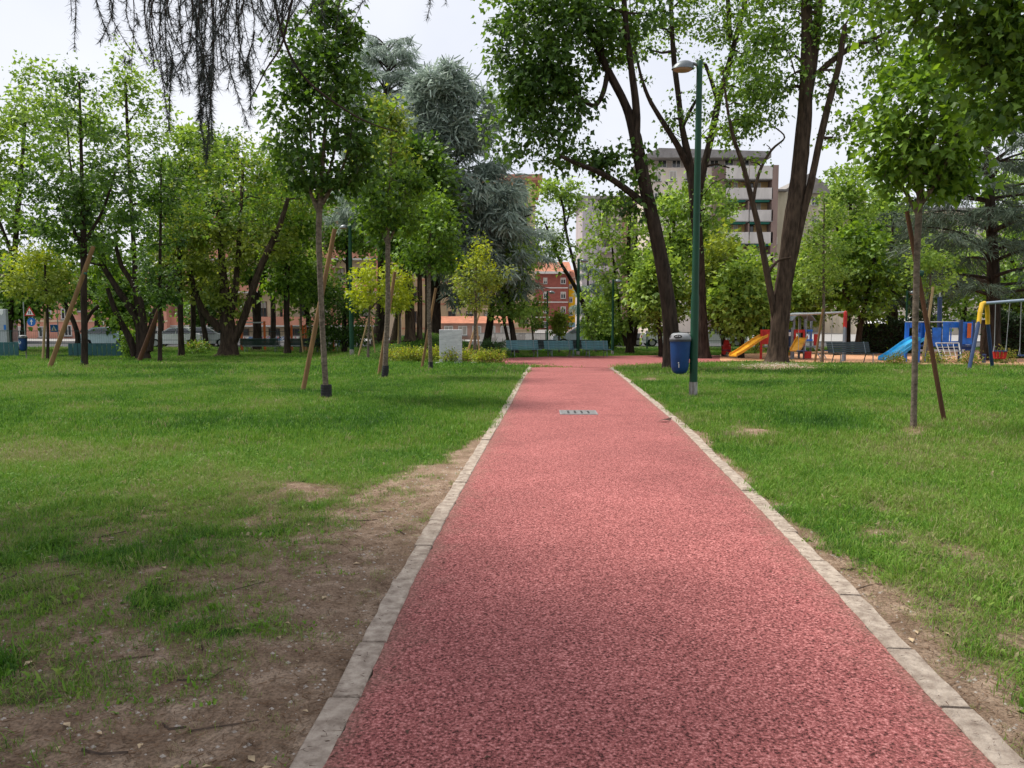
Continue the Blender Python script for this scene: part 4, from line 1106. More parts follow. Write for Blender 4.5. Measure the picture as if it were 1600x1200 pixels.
# trees between the leaning maple and the playground
for (u, vb, vt, ru, kd, w, D, lb) in [
        (1030, 552, 430, 34, 'light', 8, 42, 'slim light green tree directly behind the leaning maple trunk'),
        (1056, 551, 340, 42, 'light', 9, 46, 'light green tree between the leaning maple and the lamp post'),
        (1128, 552, 420, 40, 'olive', 8, 42, 'olive green bushy tree right of the lamp post'),
        (1160, 553, 440, 36, 'light', 9, 40, 'light green tree with a crooked trunk behind the red spring toy'),
        (1182, 551, 445, 36, 'mid', 8, 50, 'mid green tree below the balconies of the pale block'),
        (1098, 551, 325, 44, 'light', 8, 52, 'tall light green tree hiding the balcony block wall'),
        (1255, 552, 430, 40, 'light', 8, 46, 'light tree seen right of the thick trunk behind the play tower'),
        (1325, 551, 320, 48, 'light', 10, 46, 'bright green tree above the red swing corner'),
        (1345, 551, 400, 44, 'mid', 10, 44, 'mid green tree with a slanting reddish trunk behind the dark bench'),
        (1390, 551, 340, 46, 'light', 9, 52, 'light green tree behind the right lawn sapling, left of its stake'),
        (1450, 551, 400, 50, 'mid', 10, 50, 'green tree behind the mast of the blue playhouse'),
        (1505, 551, 400, 44, 'light', 9, 55, 'light green tree behind the right end of the blue playhouse'),
        (1590, 551, 420, 44, 'mid', 9, 48, 'green tree at the right edge behind the swing seats'),
        (1585, 551, 300, 46, 'light', 9, 58, 'tall pale green tree at the right edge behind the dark cedar'),
        (1215, 551, 470, 34, 'mid', 7, 52, 'low green tree behind the thick maple trunk'),
        (945, 549, 500, 22, 'mid', 6, 52, 'small rounded tree left of the far lamp post')]:
    h = vb - vt; ln = random.uniform(-14, 14)
    if 'slanting' in lb: ln = 22
    tree('park_tree', lb, (u - ln * .3, vb), [[(u - ln * .3, vb, w), (u, vb - h * .3, w * .85), (u + ln * .5, vb - h * .6, w * .7), (u + ln, vt, w * .45)], [(u, vb - h * .35, w * .6), (u - ln - 10, vb - h * .7, w * .45), (u - ln - 14, vt + 10, w * .3)]],
         [(u, vt + 10, ru, ru, 1.6), (u - ru * .5, vt + h * .3, ru * .8, ru * .8, 1.0), (u + ru * .5, vt + h * .28, ru * .8, ru * .85, 1.0), (u, vt - ru * .7, ru * .6, ru * .6, .5), (u + random.uniform(-10, 10), vt + h * .55, ru * .7, h * .2, .6)],
         nl=4800, clumps=135, size=0.29, kind=kd, spread=0.55, tipr=0.012, maxr=.05, D=D, bias=0.05)

# ------------------------------------------------------------------ shrubs, hedges
def shrub(label, base, ru, rv, nl, size, kinds, name='shrub', D=None, group=None, T='oval', spread=.14):
    if D is None: b = G(*base)
    else:
        q = P(base[0], base[1], D); b = Vector((q.x, D, float(gz(q.x, D))))
    k = b.y / 1200; root = thing(name, label, 'shrub', b, 0, group)
    c = np.array(b) + np.array([0, 0, rv * k * 0.95])
    a = unit(rng.normal(0, 1, (70, 3))) * rng.random((70, 1)) ** .3 * np.array([ru * k, ru * k * .8, rv * k]) * rng.uniform(.8, 1.1, (70, 1)) + c
    a[:, 2] = np.maximum(a[:, 2], b.z + 0.05)
    st = MB()
    for i in range(14):
        st.tube([b, (np.array(b) * .4 + a[i] * .6) + rng.normal(0, .02, 3), a[i]], [0.012, 0.008, 0.004], 4, cap=False)
    st.build('stems', BARK_BROWN, root, b)
    for j, (kd, fr) in enumerate(kinds):
        n = int(nl * fr)
        p = a[rng.integers(0, 70, n)] + rng.normal(0, spread, (n, 3)) * np.array([1, 1, .8])
        if j: p = p[p[:, 2] > np.quantile(p[:, 2], .45)]
        p[:, 2] = np.maximum(p[:, 2], b.z + .03)
        d = unit(p - c) + rng.normal(0, .5, (len(p), 3))
        leaf_mesh('foliage' if j == 0 else 'young_shoots', p, d, size * rng.uniform(.6, 1.2, len(p)), LEAF[kd], root, T_OVAL, F_OVAL, b, None, .4)
    return root
PH = [('olive', .7), ('yellow', .3), ('bronze', .22)]
for (u, v, ru, rv, lb) in [(615, 565, 13, 10, 'reddish yellow shrub at the left end of the low hedge row'), (634, 566.5, 15, 11, 'yellow green shrub, second from the left in the low hedge row'), (655, 566.5, 14, 10, 'yellow green shrub in the hedge row left of the staked maple'),
                           (680, 565.5, 12, 10, 'yellow green shrub touching the left side of the pale stone slab'), (703, 568, 12, 9, 'round yellow shrub in front of the pale stone slab'), (727, 567.5, 11, 9, 'yellow shrub between the stone slab and the sapling with a green guard'),
                           (752, 569, 12, 9, 'yellow green shrub right of the sapling with a green guard'), (772, 569, 14, 9, 'yellow green shrub at the right end of the low hedge row beside the path')]:
    shrub(lb, (u, v), ru, rv, 1300, 0.085, PH, group='low yellow hedge row', name='hedge_shrub')
for (u, v, ru, rv, lb) in [(1462, 571.5, 16, 10, 'low brownish shrub below the blue playhouse net'), (1515, 571.5, 15, 9, 'low shrub at the foot of the blue swing leg'), (1568, 570.5, 13, 12, 'small bushy shrub under the red swing seat'),
                           (1400, 570, 14, 7, 'low green shrub in front of the blue slide'), (1180, 553, 14, 9, 'green shrub under the orange slide')]:
    shrub(lb, (u, v), ru, rv, 800, 0.08, [('olive', .7), ('bronze', .3)], name='low_shrub')
shrub('dark shrub with white blossom beside the dark benches on the left', (305, 553), 22, 10, 900, .12, [('mid', .8), ('bronze', .2)], name='low_shrub')
shrub('green leafy bush at the foot of the multi stemmed tree', (205, 560), 14, 24, 1100, .15, [('mid', 1.0)], name='leafy_bush')

def hedge(label, u0, u1, v0, v1, D):
    a = P(u0, v1, D); c = P(u1, v1, D); z0 = float(gz((a.x + c.x) / 2, D)); z1 = P(u0, v0, D).z
    root = thing('hedge', label, 'hedge', ((a.x + c.x) / 2, D, z0))
    b = root.location
    w = c.x - a.x
    MB().box(-w / 2 + .3, w / 2 - .3, -.35, .35, 0, (z1 - z0) * .86).build('inner_branches', BARK_DARK, root)
    n = int(w * (z1 - z0) * 420)
    f = rng.random(n)
    p = np.stack([rng.uniform(a.x, c.x, n), D + rng.normal(-.55, .14, n), z0 + (z1 - z0) * rng.random(n)], -1)
    top = f < .3
    p[top, 2] = z1 + rng.normal(0, .10, top.sum()); p[top, 1] = D + rng.uniform(-.6, .6, top.sum())
    p[:, 2] += .2 * np.sin(p[:, 0] * 2.1) * (p[:, 2] - z0) / (z1 - z0)
    leaf_mesh('foliage', p, rng.normal(0, 1, (n, 3)) + np.array([0, -.5, -.2]), .17 * rng.uniform(.6, 1.2, n), LEAF['hedge'], root, T_OVAL, F_OVAL, b, None, .3)
hedge('tall dark hedge behind the dark slatted bench', 1335, 1450, 498, 548, 46)
hedge('tall dark hedge behind the red swing seat at the right edge', 1528, 1660, 490, 548, 40)

pb = P(772, 545, 40); pb = Vector((pb.x, 40, float(gz(pb.x, 40))))
palm = thing('palm_plant', 'low dark green palm plant right of the stone slab', 'palm', pb)
fr = MB()
pos = []; dr = []
for i in range(26):
    a = random.uniform(0, 6.283); l = random.uniform(.5, .95); e = random.uniform(.2, 1.2)
    seg = [Vector((0, 0, .3))]
    for s in (0.4, 0.75, 1): seg.append(Vector((math.cos(a) * l * s * math.cos(e * (1 - .3 * s)), math.sin(a) * l * s * math.cos(e * (1 - .3 * s)), .3 + l * s * math.sin(e) - .35 * s * s * l)))
    fr.tube(seg, [.012, .01, .007, .004], 4, cap=False)
    for j in range(22):
        t = random.uniform(.35, 1); k_ = 2 if t > .75 else 1
        c = seg[k_].lerp(seg[k_ + 1], (t - .4) / .35 if k_ == 1 else (t - .75) / .25)
        pos.append(np.array(c + pb)); dr.append(np.array([math.cos(a) * .6, math.sin(a) * .6, -.15]) + rng.normal(0, .5, 3))
fr.build('frond_stalks', BARK_BROWN, palm)
MB().tube([(0, 0, -.05), (0, 0, .34)], [.09, .07], 8).build('stem', BARK_BROWN, palm)
leaf_mesh('fronds', np.array(pos), np.array(dr), .3 * rng.uniform(.6, 1.2, len(pos)), LEAF['palm'], palm, np.array([(0, .06, 0), (0, -.06, 0), (1, -.02, -.08), (1, .02, -.08)]), F_SPRAY, pb)

# ------------------------------------------------------------------ the cedar whose boughs hang over the camera
def near_cedar():
    b = onz(-7.2, 3.4)
    root = thing('himalayan_cedar', 'dark cedar twigs hanging down from above at the top left', 'tree', b)
    tr = MB(); tr.tube([b + Vector((0, 0, -.1)), b + Vector((.05, 0, 3)), b + Vector((0, .1, 7)), b + Vector((.1, .1, 14))], [.42, .33, .27, .1], 14, wob=.04)
    tr.build('trunk', BARK_DARK, root, b, smooth=True)
    lm = MB(); npos = []; ndir = []
    def twig(pts, dens, nl=0.035, r=0.0035):
        pts, _ = smooth_line(pts, [0] * len(pts), 4)
        lm.tube(pts, list(np.linspace(r, r * .4, len(pts))), 4, cap=False)
        pts = np.array(pts)
        seg = np.linalg.norm(np.diff(pts, axis=0), axis=1); L = seg.sum(); cs = np.r_[0, np.cumsum(seg)]
        n = int(L * dens * 1.35)
        s = rng.random(n) * L
        i = np.clip(np.searchsorted(cs, s) - 1, 0, len(seg) - 1)
        t = ((s - cs[i]) / seg[i])[:, None]
        npos.append(pts[i] * (1 - t) + pts[i + 1] * t)
        ax = unit(pts[i + 1] - pts[i])
        ndir.append(ax * .75 + unit(rng.normal(0, 1, (n, 3))) * .85)
    def bough(p0, p1, r, sag=.25):
        p0, p1 = Vector(p0), Vector(p1)
        m_ = (p0 + p1) / 2 + Vector((0, 0, (p1 - p0).length * sag * .5))
        pts = [p0 * (1 - s) ** 2 + m_ * 2 * s * (1 - s) + p1 * s * s for s in np.linspace(0, 1, 8)]
        lm.tube(pts, list(np.linspace(r, .012, 8)), 7, cap=False)
        return pts
    # boughs over the frame
    tops = {}
    for key, (u, D) in {'a': (140, 4.2), 'b': (290, 3.9), 'c': (420, 4.4), 'd': (560, 4.6)}.items():
        p1 = P(u, -95, D)
        tops[key] = bough(b + Vector((.2, .3, 5.2 + .3 * len(tops))), p1, .07)
    def hang(u0, v0, u1, v1, D, dens=420, bend=8, nl=.035):
        a = P(u0, v0, D); c = P(u1, v1, D + random.uniform(-.15, .15)); m_ = (a + c) / 2 + Vector((random.uniform(-1.8, 1.8) * bend * D / 1200, random.uniform(-.08, .08), 0))
        twig([a, m_, c], dens, nl)
    # single strands
    for s in [(112, -60, 116, 74, 4.2, 420), (108, -40, 112, 30, 4.2, 300), (148, -60, 156, 66, 4.2, 420), (166, -60, 172, 62, 4.2, 700), (172, -60, 176, 30, 4.15, 500), (664, -60, 667, 30, 4.8, 420), (690, -60, 697, 8, 4.8, 300), (676, -60, 672, 5, 4.8, 300)]:
        hang(*s[:5], dens=s[5])
    # the dense curtain
    for i in range(44):
        u = random.gauss(305, 62); u = min(max(u, 205), 420)
        ln = random.uniform(35, 150) * (1 if abs(u - 300) < 60 else .75)
        hang(u + random.uniform(-14, 14), -70, u, ln, random.uniform(3.7, 4.4), dens=random.choice([90, 160, 300, 420]), bend=22)
    for (u, v, w) in [(265, 205, 800), (262, 140, 700), (322, 255, 1100), (316, 190, 1200), (328, 230, 1200), (310, 150, 900), (334, 130, 500), (388, 198, 800), (392, 150, 500), (380, 120, 400), (400, 110, 300), (345, 108, 400)]:
        hang(u + random.uniform(-12, 12), -70, u, v, random.uniform(3.8, 4.2), dens=w * .75, bend=14)
        hang(u + random.uniform(-5, 5), v * .45, u + random.uniform(-7, 7), v * random.uniform(.85, 1), random.uniform(3.8, 4.2), dens=w, bend=6)
    for i in range(38):
        u = random.uniform(400, 545); v = random.uniform(8, 75) * (1.3 if u < 450 else .75)
        hang(u + random.uniform(-10, 40), -70, u, v, random.uniform(4.0, 4.8), dens=random.choice([120, 250, 420]), bend=24)
    # side twigs in the curtain
    for i in range(70):
        u = random.gauss(310, 60); v = random.uniform(-30, 120); D = random.uniform(3.8, 4.3)
        a = P(u, v, D); c = P(u + random.uniform(-26, 26), v + random.uniform(4, 34), D + random.uniform(-.1, .1))
        twig([a, (a + c) / 2 + Vector((0, 0, .01)), c], random.choice([150, 300, 500]), r=.0025)
    # two bare branches
    pts, _ = smooth_line([P(415, -80, 4.4), P(440, 50, 4.4), P(475, 120, 4.4), P(540, 172, 4.4), P(585, 195, 4.45), P(622, 206, 4.5)], [0] * 6, 5)
    lm.tube(pts, list(np.linspace(.009, .003, len(pts))), 6, cap=False)
    pts, _ = smooth_line([P(470, -60, 4.2), P(452, 20, 4.2), P(440, 70, 4.2), P(415, 110, 4.2), P(395, 150, 4.2)], [0] * 5, 5)
    lm.tube(pts, list(np.linspace(.008, .003, len(pts))), 6, cap=False)
    twig([P(452, 10, 4.2), P(430, 60, 4.2), P(412, 100, 4.2)], 160)
    lm_o = lm
    npos = np.concatenate(npos); ndir = np.concatenate(ndir)
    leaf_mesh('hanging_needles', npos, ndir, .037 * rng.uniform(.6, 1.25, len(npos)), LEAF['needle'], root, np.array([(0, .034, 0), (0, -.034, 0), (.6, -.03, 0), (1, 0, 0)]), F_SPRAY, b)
    # shading boughs overhead and behind
    ps = []; ds = []
    for i in range(60):
        a = random.uniform(0, 6.283); z = random.uniform(5.4, 12.5); rr = random.uniform(3.8, 6.6) * (1.12 - z / 28)
        st = b + Vector((0, 0, z)); en = st + Vector((math.cos(a) * rr, math.sin(a) * rr, random.uniform(-.2, .9)))
        if math.cos(a) > .2: rr *= .72; en = st.lerp(en, .72)
        if z < 6 and en.y > 1.5: continue
        pts = bough(st, en, .06)
        for s in np.linspace(.25, 1, 16):
            c = np.array(st.lerp(en, s)) + np.array([0, 0, .12 * rr])
            for sd in (-1, 1):
                ln = rr * .28 * random.uniform(.5, 1.2)
                tip = c + np.array([-math.sin(a), math.cos(a), 0]) * sd * ln + np.array([math.cos(a), math.sin(a), 0]) * ln * .4 + np.array([0, 0, -ln * .35])
                m_ = 22; tt = rng.random((m_, 1))
                ps.append(c + (tip - c) * tt + rng.normal(0, .06, (m_, 3))); ds.append(np.repeat(unit(tip - c)[None], m_, 0) + rng.normal(0, .5, (m_, 3)))
    lm.build('boughs', BARK_DARK, root, b)['kind'] = 'stuff'
    ps = np.concatenate(ps); ds = np.concatenate(ds)
    u, v = to_px(ps[:, 0], ps[:, 1], ps[:, 2])
    k = ~((ps[:, 1] > .4) & (v > -60))              # high boughs end above the view
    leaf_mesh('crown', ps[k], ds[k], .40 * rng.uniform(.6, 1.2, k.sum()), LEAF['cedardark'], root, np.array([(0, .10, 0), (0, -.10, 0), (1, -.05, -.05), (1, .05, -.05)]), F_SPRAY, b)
near_cedar()

# ------------------------------------------------------------------ maple whose branch enters at the top right
def near_maple():
    b = onz(9.6, 6.6)
    root = thing('maple_tree', 'maple branches with dark leaves reaching in at the top right corner', 'tree', b)
    tr = MB(); tr.tube([b + Vector((0, 0, -.1)), b + Vector((-.1, 0, 2)), b + Vector((-.3, .1, 4.2)), b + Vector((-.4, .2, 8))], [.36, .27, .22, .12], 12, wob=.04)
    tr.build('trunk', BARK_BROWN, root, b, smooth=True)
    D = 7.2
    lm = MB(); nodes = []
    for st in [[b + Vector((-.2, 0, 3.4)), P(1660, -30, 6.8), P(1585, 4, D), P(1520, 30, D + .3), P(1440, 50, D + .6)], [b + Vector((-.3, .1, 4.4)), P(1640, -120, D), P(1520, -80, D), P(1400, -40, D)], [P(1660, -30, 6.8), P(1640, 60, 7.0), P(1600, 120, 7.2), P(1575, 170, 7.3)]]:
        sp, sr = smooth_line(st, list(np.linspace(.07, .015, len(st))), 5)
        lm.tube(sp, sr, 7, cap=False); nodes += [(*p, r) for p, r in zip(sp, sr)]
    bl = [(1500, 20, 95, 40, 1.4), (1585, 60, 60, 50, 1.0), (1420, 10, 60, 36, .7), (1590, 130, 40, 40, .5), (1540, 95, 46, 26, .4), (1570, 190, 26, 26, .15), (1480, -80, 190, 60, 1.8), (1700, 40, 90, 110, 1.4), (1450, 70, 36, 20, .15)]
    an = in_blobs(190, bl, D, .2)
    di = skeleton(lm, nodes, an, .004, .03)
    lm.build('branches', BARK_BROWN, root, b)['kind'] = 'stuff'
    nl = 5200
    ai = rng.integers(0, len(an), nl)
    pos = an[ai] + rng.normal(0, 1, (nl, 3)) * np.array([.16, .16, .09]) - di[ai] * rng.random((nl, 1)) * .4
    d = unit(pos - an[ai]) * .7 + np.array([-.2, 0, -.5]) + rng.normal(0, .4, (nl, 3))
    leaf_mesh('crown', pos, d, .088 * rng.uniform(.6, 1.25, nl), LEAF['mid'], root, T_LOBED, F_LOBED, b, np.clip(rng.normal(.4, .2, nl), 0, 1), .6)
    # upper crown
    c = np.array(b) + np.array([-.3, 0, 7.0])
    q = unit(rng.normal(0, 1, (2600, 3))) * rng.random((2600, 1)) ** .4 * np.array([3.2, 3.0, 2.6]) + c
    u, v = to_px(q[:, 0], q[:, 1], q[:, 2])
    q = q[~((v > -30) & (u < 1640))]
    leaf_mesh('upper_crown', q, unit(q - c) + rng.normal(0, .5, q.shape), .16 * rng.uniform(.6, 1.2, len(q)), LEAF['mid'], root, T_LOBED, F_LOBED, b)
near_maple()
# ------------------------------------------------------------------ lamp posts
M_POST = mat('green_lamp_paint', (0.008, 0.058, 0.03), 0.5, 0.12, 3, spec=0.3)
M_LAMPHEAD = mat('grey_lamp_head', (0.16, 0.18, 0.19), 0.4, 0.15, 5, metal=0.5)
M_LENS = mat('lamp_lens', (0.42, 0.27, 0.20), 0.3, 0.1, 5)
M_SLEEVE = mat('worn_metal_sleeve', (0.34, 0.33, 0.32), 0.6, 0.35, 12, 0.3, stretch=(1, 1, .3), dirt=(0.10, 0.07, 0.05))
def lamp_post(label, base, topv, D=None, wpx=None, arm=-1, lean=0.0):
    if D is None: b = G(*base)
    else:
        q = P(base[0], base[1], D); b = Vector((q.x, D, float(gz(q.x, D))))
    h = P(base[0], topv, b.y).z - b.z
    r = (wpx * b.y / 1200 / 2) if wpx else 0.075
    root = thing('lamp_post', label, 'lamp post', b, 0, 'green lamp posts of the park')
    root.rotation_euler = (0, lean, 0)
    MB().lathe([(r * 1.0, 0.16), (r * 1.0, h * .3), (r * .88, h * .31), (r * .8, h * .7), (r * .72, h * .98), (r * .72, h), (r * .5, h + .03), (0.001, h + .035)], 16).build('pole', M_POST, root, smooth=True)
    MB().lathe([(r * 1.04, -.05), (r * 1.04, .26), (r * .9, .27)], 16).build('base_sleeve', M_SLEEVE, root, smooth=True)
    MB().tube([(0, 0, h - .07), (arm * .12, 0, h - .03), (arm * .2, 0, h - .03)], [.03, .03, .035], 8).build('arm', M_LAMPHEAD, root, smooth=True)
    # head: a hood, rounder at the outer end, open underneath
    hd = MB(); n = 20; rings = []
    c = (arm * .33, 0, h - .135)
    for t in np.linspace(0, 1, 8):
        a = t * math.pi / 2
        rr = math.cos(a); zz = math.sin(a)
        rings.append([(c[0] + arm * .015 * zz * 3 * -1 + .215 * rr * math.cos(q), .155 * rr * math.sin(q), c[2] + .165 * zz * (1 + .12 * -arm * 0 + .15 * math.cos(q) * (-arm) * (1 - zz))) for q in np.linspace(0, 2 * math.pi, n, endpoint=False)])
    vs = [p for r_ in rings for p in r_]
    fs = [(i * n + k, i * n + (k + 1) % n, (i + 1) * n + (k + 1) % n, (i + 1) * n + k) for i in range(7) for k in range(n)]
    hd.add(vs, fs)
    head = hd.build('lamp_head', M_LAMPHEAD, root, smooth=True)
    lens = MB().lathe([(0.001, -.05), (.11, -.04), (.145, -.012), (.15, .002), (0.001, .004)], 20).build('lens', M_LENS, head, smooth=True)
    lens.location = c; lens.scale = (1.3, .95, 1)
    return root
lamp_post('tall dark green lamp post carrying the blue bin, its silver base in the grass', (1083, 617), 97, wpx=12.5)
lamp_post('green lamp post left of the yellow green sapling on the left lawn', (550, 554), 352, wpx=7)
lamp_post('green lamp post standing between the teal benches', (903, 556), 405, wpx=5.5, arm=1)
lamp_post('thin far green lamp post right of the teal benches', (957, 555), 437, wpx=4.4, arm=1)
lamp_post('far green lamp post left of the orange slide', (1192, 551), 470, wpx=4, arm=1)
lamp_post('far green lamp post beside the blue playhouse', (1414, 552), 455, D=38, wpx=4.2, arm=1)
lamp_post('thin far lamp post in front of the red brick house', (855, 549), 455, D=54, wpx=3.2, arm=1)

# ------------------------------------------------------------------ litter bins
M_BIN = mat('blue_bin_plastic', (0.008, 0.048, 0.17), 0.5, 0.15, 6, spec=.3)
M_LID = mat('grey_bin_lid', (0.24, 0.25, 0.265), 0.5, 0.15, 6, spec=.4)
M_WHITE = mat('white_print', (0.78, 0.80, 0.80), 0.5, 0.04)
M_SKYBLUE = mat('blue_print', (0.15, 0.42, 0.62), 0.5, 0.05)
def litter_bin(label, loc, rz, s, sticker):
    root = thing('litter_bin', label, 'litter bin', loc, rz, 'blue litter bins')
    root.scale = (s, s, s)
    # half round bottomed tub
    prof = [(0.001, -.33), (.07, -.325), (.12, -.30), (.15, -.25), (.165, -.17), (.178, .05), (.19, .285), (.19, .30)]
    MB().lathe(prof, 26, cap=False).build('tub', M_BIN, root, smooth=True)
    MB().lathe([(.188, .285), (.203, .29), (.205, .325), (.19, .33)], 26, cap=False).build('rim', mat('dark_rim', (.05, .055, .06), .5), root, smooth=True)
    # lid: dome with a raised hood and two openings
    lid = MB().lathe([(.2, .325), (.202, .35), (.185, .395), (.16, .425), (.13, .44), (.001, .45)], 26).build('lid', M_LID, root, smooth=True)
    for a in (-1, 1):
        hole = MB()
        pts = []
        for k in range(14):
            an = 2 * math.pi * k / 14
            th = -math.pi / 2 + a * .62 + .42 * math.cos(an); zz = .382 + .035 * math.sin(an)
            rr = np.interp(zz, [.33, .35, .395, .425, .44], [.202, .203, .187, .163, .132]) + .004
            pts.append((rr * math.cos(th), rr * math.sin(th), zz))
        cx = np.mean(pts, 0); cx = cx * np.array([1.03, 1.03, 1.0])
        hole.add(pts + [tuple(cx)], [(k, (k + 1) % 14, 14) for k in range(14)])
        hole.build('opening', M_BLACK, lid, smooth=True)
    MB().box(-.03, .03, .17, .235, -.05, .22).build('bracket', M_SLEEVE, root)
    if sticker:
        def patch(r0, th0, zc, rad, m, name, par, dr):
            pts = []
            for k in range(20):
                an = 2 * math.pi * k / 20
                zz = zc + rad * math.sin(an)
                rr = np.interp(zz, [-.17, .05, .285], [.165, .178, .19]) + dr
                th = th0 + rad * math.cos(an) / rr
                pts.append((rr * math.cos(th), rr * math.sin(th), zz))
            return MB().add(pts, [tuple(range(20))]).build(name, m, par)
        st = patch(.18, -math.pi / 2 - .35, .10, .085, M_WHITE, 'sticker', root, .003)
        def band(z0, z1, m):
            vs = []
            for k in range(8):
                th = -math.pi / 2 - .35 + (k / 7 - .5) * .62
                for zz in (z0, z1):
                    rr = np.interp(zz, [-.17, .05, .285], [.165, .178, .19]) + .005
                    vs.append((rr * math.cos(th), rr * math.sin(th), zz))
            MB().add(vs, [(2 * k, 2 * k + 2, 2 * k + 3, 2 * k + 1) for k in range(7)]).build('sticker_band', m, st)
        band(.09, .125, M_SKYBLUE)
    else:
        for z0, z1, t0, t1 in ((-.2, -.13, .72, .80), (-.12, -.10, .66, .78)):
            vs = []
            for zz in (z0, z1):
                for th in (t0, t1):
                    rr = np.interp(zz, [-.25, -.17, .05, .285], [.15, .165, .178, .19]) + .003
                    vs.append((rr * math.cos(-math.pi / 2 + th), rr * math.sin(-math.pi / 2 + th), zz))
            MB().add(vs, [(0, 1, 3, 2)]).build('sticker', M_WHITE, root)
    return root
_lb = G(1083, 617)
_bc = P(1062, 557, _lb.y)
litter_bin('blue litter bin with grey lid fixed to the tall green lamp post', (_bc.x, _lb.y - .03, _bc.z), R(-62), 1.06, False)
_b2 = G(42, 562)
lbn = litter_bin('blue litter bin with a round white sticker on a post near the left fence', (_b2.x - .15, _b2.y, P(38, 538, _b2.y).z), 0, 1.02, True)
MB().tube([(.0, .21, -(lbn.location.z - _b2.z) / 1.02 - .05), (.0, .21, .25)], [.03, .03], 8).build('post', M_SLEEVE, lbn)

# ------------------------------------------------------------------ benches (slatted, steel legs)
M_SLAT_DARK = mat('slat_dark_green', (0.020, 0.040, 0.045), 0.5, 0.2, 8, spec=.4)
M_SLAT_TEAL = mat('slat_teal', (0.075, 0.185, 0.205), 0.5, 0.2, 8, spec=.4)
M_IRON = mat('bench_steel', (0.20, 0.24, 0.25), 0.5, 0.2, 8, metal=.5)
def bench_proto(L, m, fm):
    root = thing('park_bench', '', 'bench')
    sl = MB().bbox(-L / 2, L / 2, -.04, .04, -.016, .016, .008)
    first = None
    def slat(y, z, ang, name):
        nonlocal first
        if first is None:
            first = sl.build(name, m, root); o = first
        else:
            o = first.copy(); o.name = name; COL.objects.link(o); o.parent = root
        o.location = (0, y, z); o.rotation_euler = (ang, 0, 0)
    for k in range(5): slat(-.24 + k * .095, .43 - .008 * k, R(-4), 'seat_slat')
    for k in range(5): slat(.215 + k * .030, .49 + k * .088, R(74), 'back_slat')
    for sx in (-1, 1):
        lg = MB(); x = sx * (L / 2 - .25)
        lg.tube([(x, -.27, 0), (x, -.25, .36), (x, -.22, .405)], .021, 8)
        lg.tube([(x, .30, 0), (x, .17, .38), (x, .20, .45), (x, .345, .90)], .021, 8)
        lg.tube([(x, -.25, .395), (x, .18, .365)], .021, 8)
        lg.build('leg_frame', fm, root, smooth=True)
    return root
BENCH = {}
def bench(label, base, rz, kind='dark', L=1.9, D=None, group=None):
    b = G(*base) if D is None else onz(P(base[0], base[1], D).x, D)
    key = (kind, L)
    if key not in BENCH:
        BENCH[key] = bench_proto(L, M_SLAT_DARK if kind == 'dark' else M_SLAT_TEAL, M_IRON); o = BENCH[key]
    else: o = copy_tree(BENCH[key])
    o.location = b; o.rotation_euler = (0, 0, rz)
    return tag(o, label, 'bench', group or 'slatted park benches')
bench('leftmost teal slatted bench facing the junction', (819, 559), R(20), 'teal', 1.75)
bench('middle teal slatted bench beside the central lamp post', (876, 558.5), R(20), 'teal', 1.7)
bench('rightmost teal slatted bench in the row at the junction', (932, 558.5), R(14), 'teal', 1.5)
bench('dark slatted bench behind the gap between left and middle teal benches', (848, 555.5), R(200), 'dark', 1.3)
bench('dark slatted bench behind the gap between middle and right teal benches', (904, 555.5), R(200), 'dark', 1.3)
bench('wide dark slatted bench between the thick maple and the blue slide', (1332, 568), R(16), 'dark', 2.1)
bench('left dark bench in front of the orange frames', (408, 551), R(184), 'dark', 2.3)
bench('right dark bench in front of the orange frames', (476, 551), R(176), 'dark', 2.3)

# ------------------------------------------------------------------ stone slab
M_MARBLE = mat('pale_marble', (0.60, 0.60, 0.61), 0.6, 0.10, 5, 0.1, 30, stretch=(1, 1, 2.5), dirt=(0.44, 0.44, 0.46))
sb = G(704.5, 568)
sl = thing('stone_slab', 'upright pale grey marble slab standing behind the low shrubs', 'stone slab', sb, R(3))
k = sb.y / 1200
MB().bbox(-17.7 * k, 17.7 * k, -.07, .07, -.05, 53 * k, .012).build('slab', M_MARBLE, sl)
for u in (-20, 10, 36): MB().bbox((u - 5) * k, (u + 5) * k, -.3, -.12, -.03, .07, .02).build('foot_stone', M_MARBLE, sl)

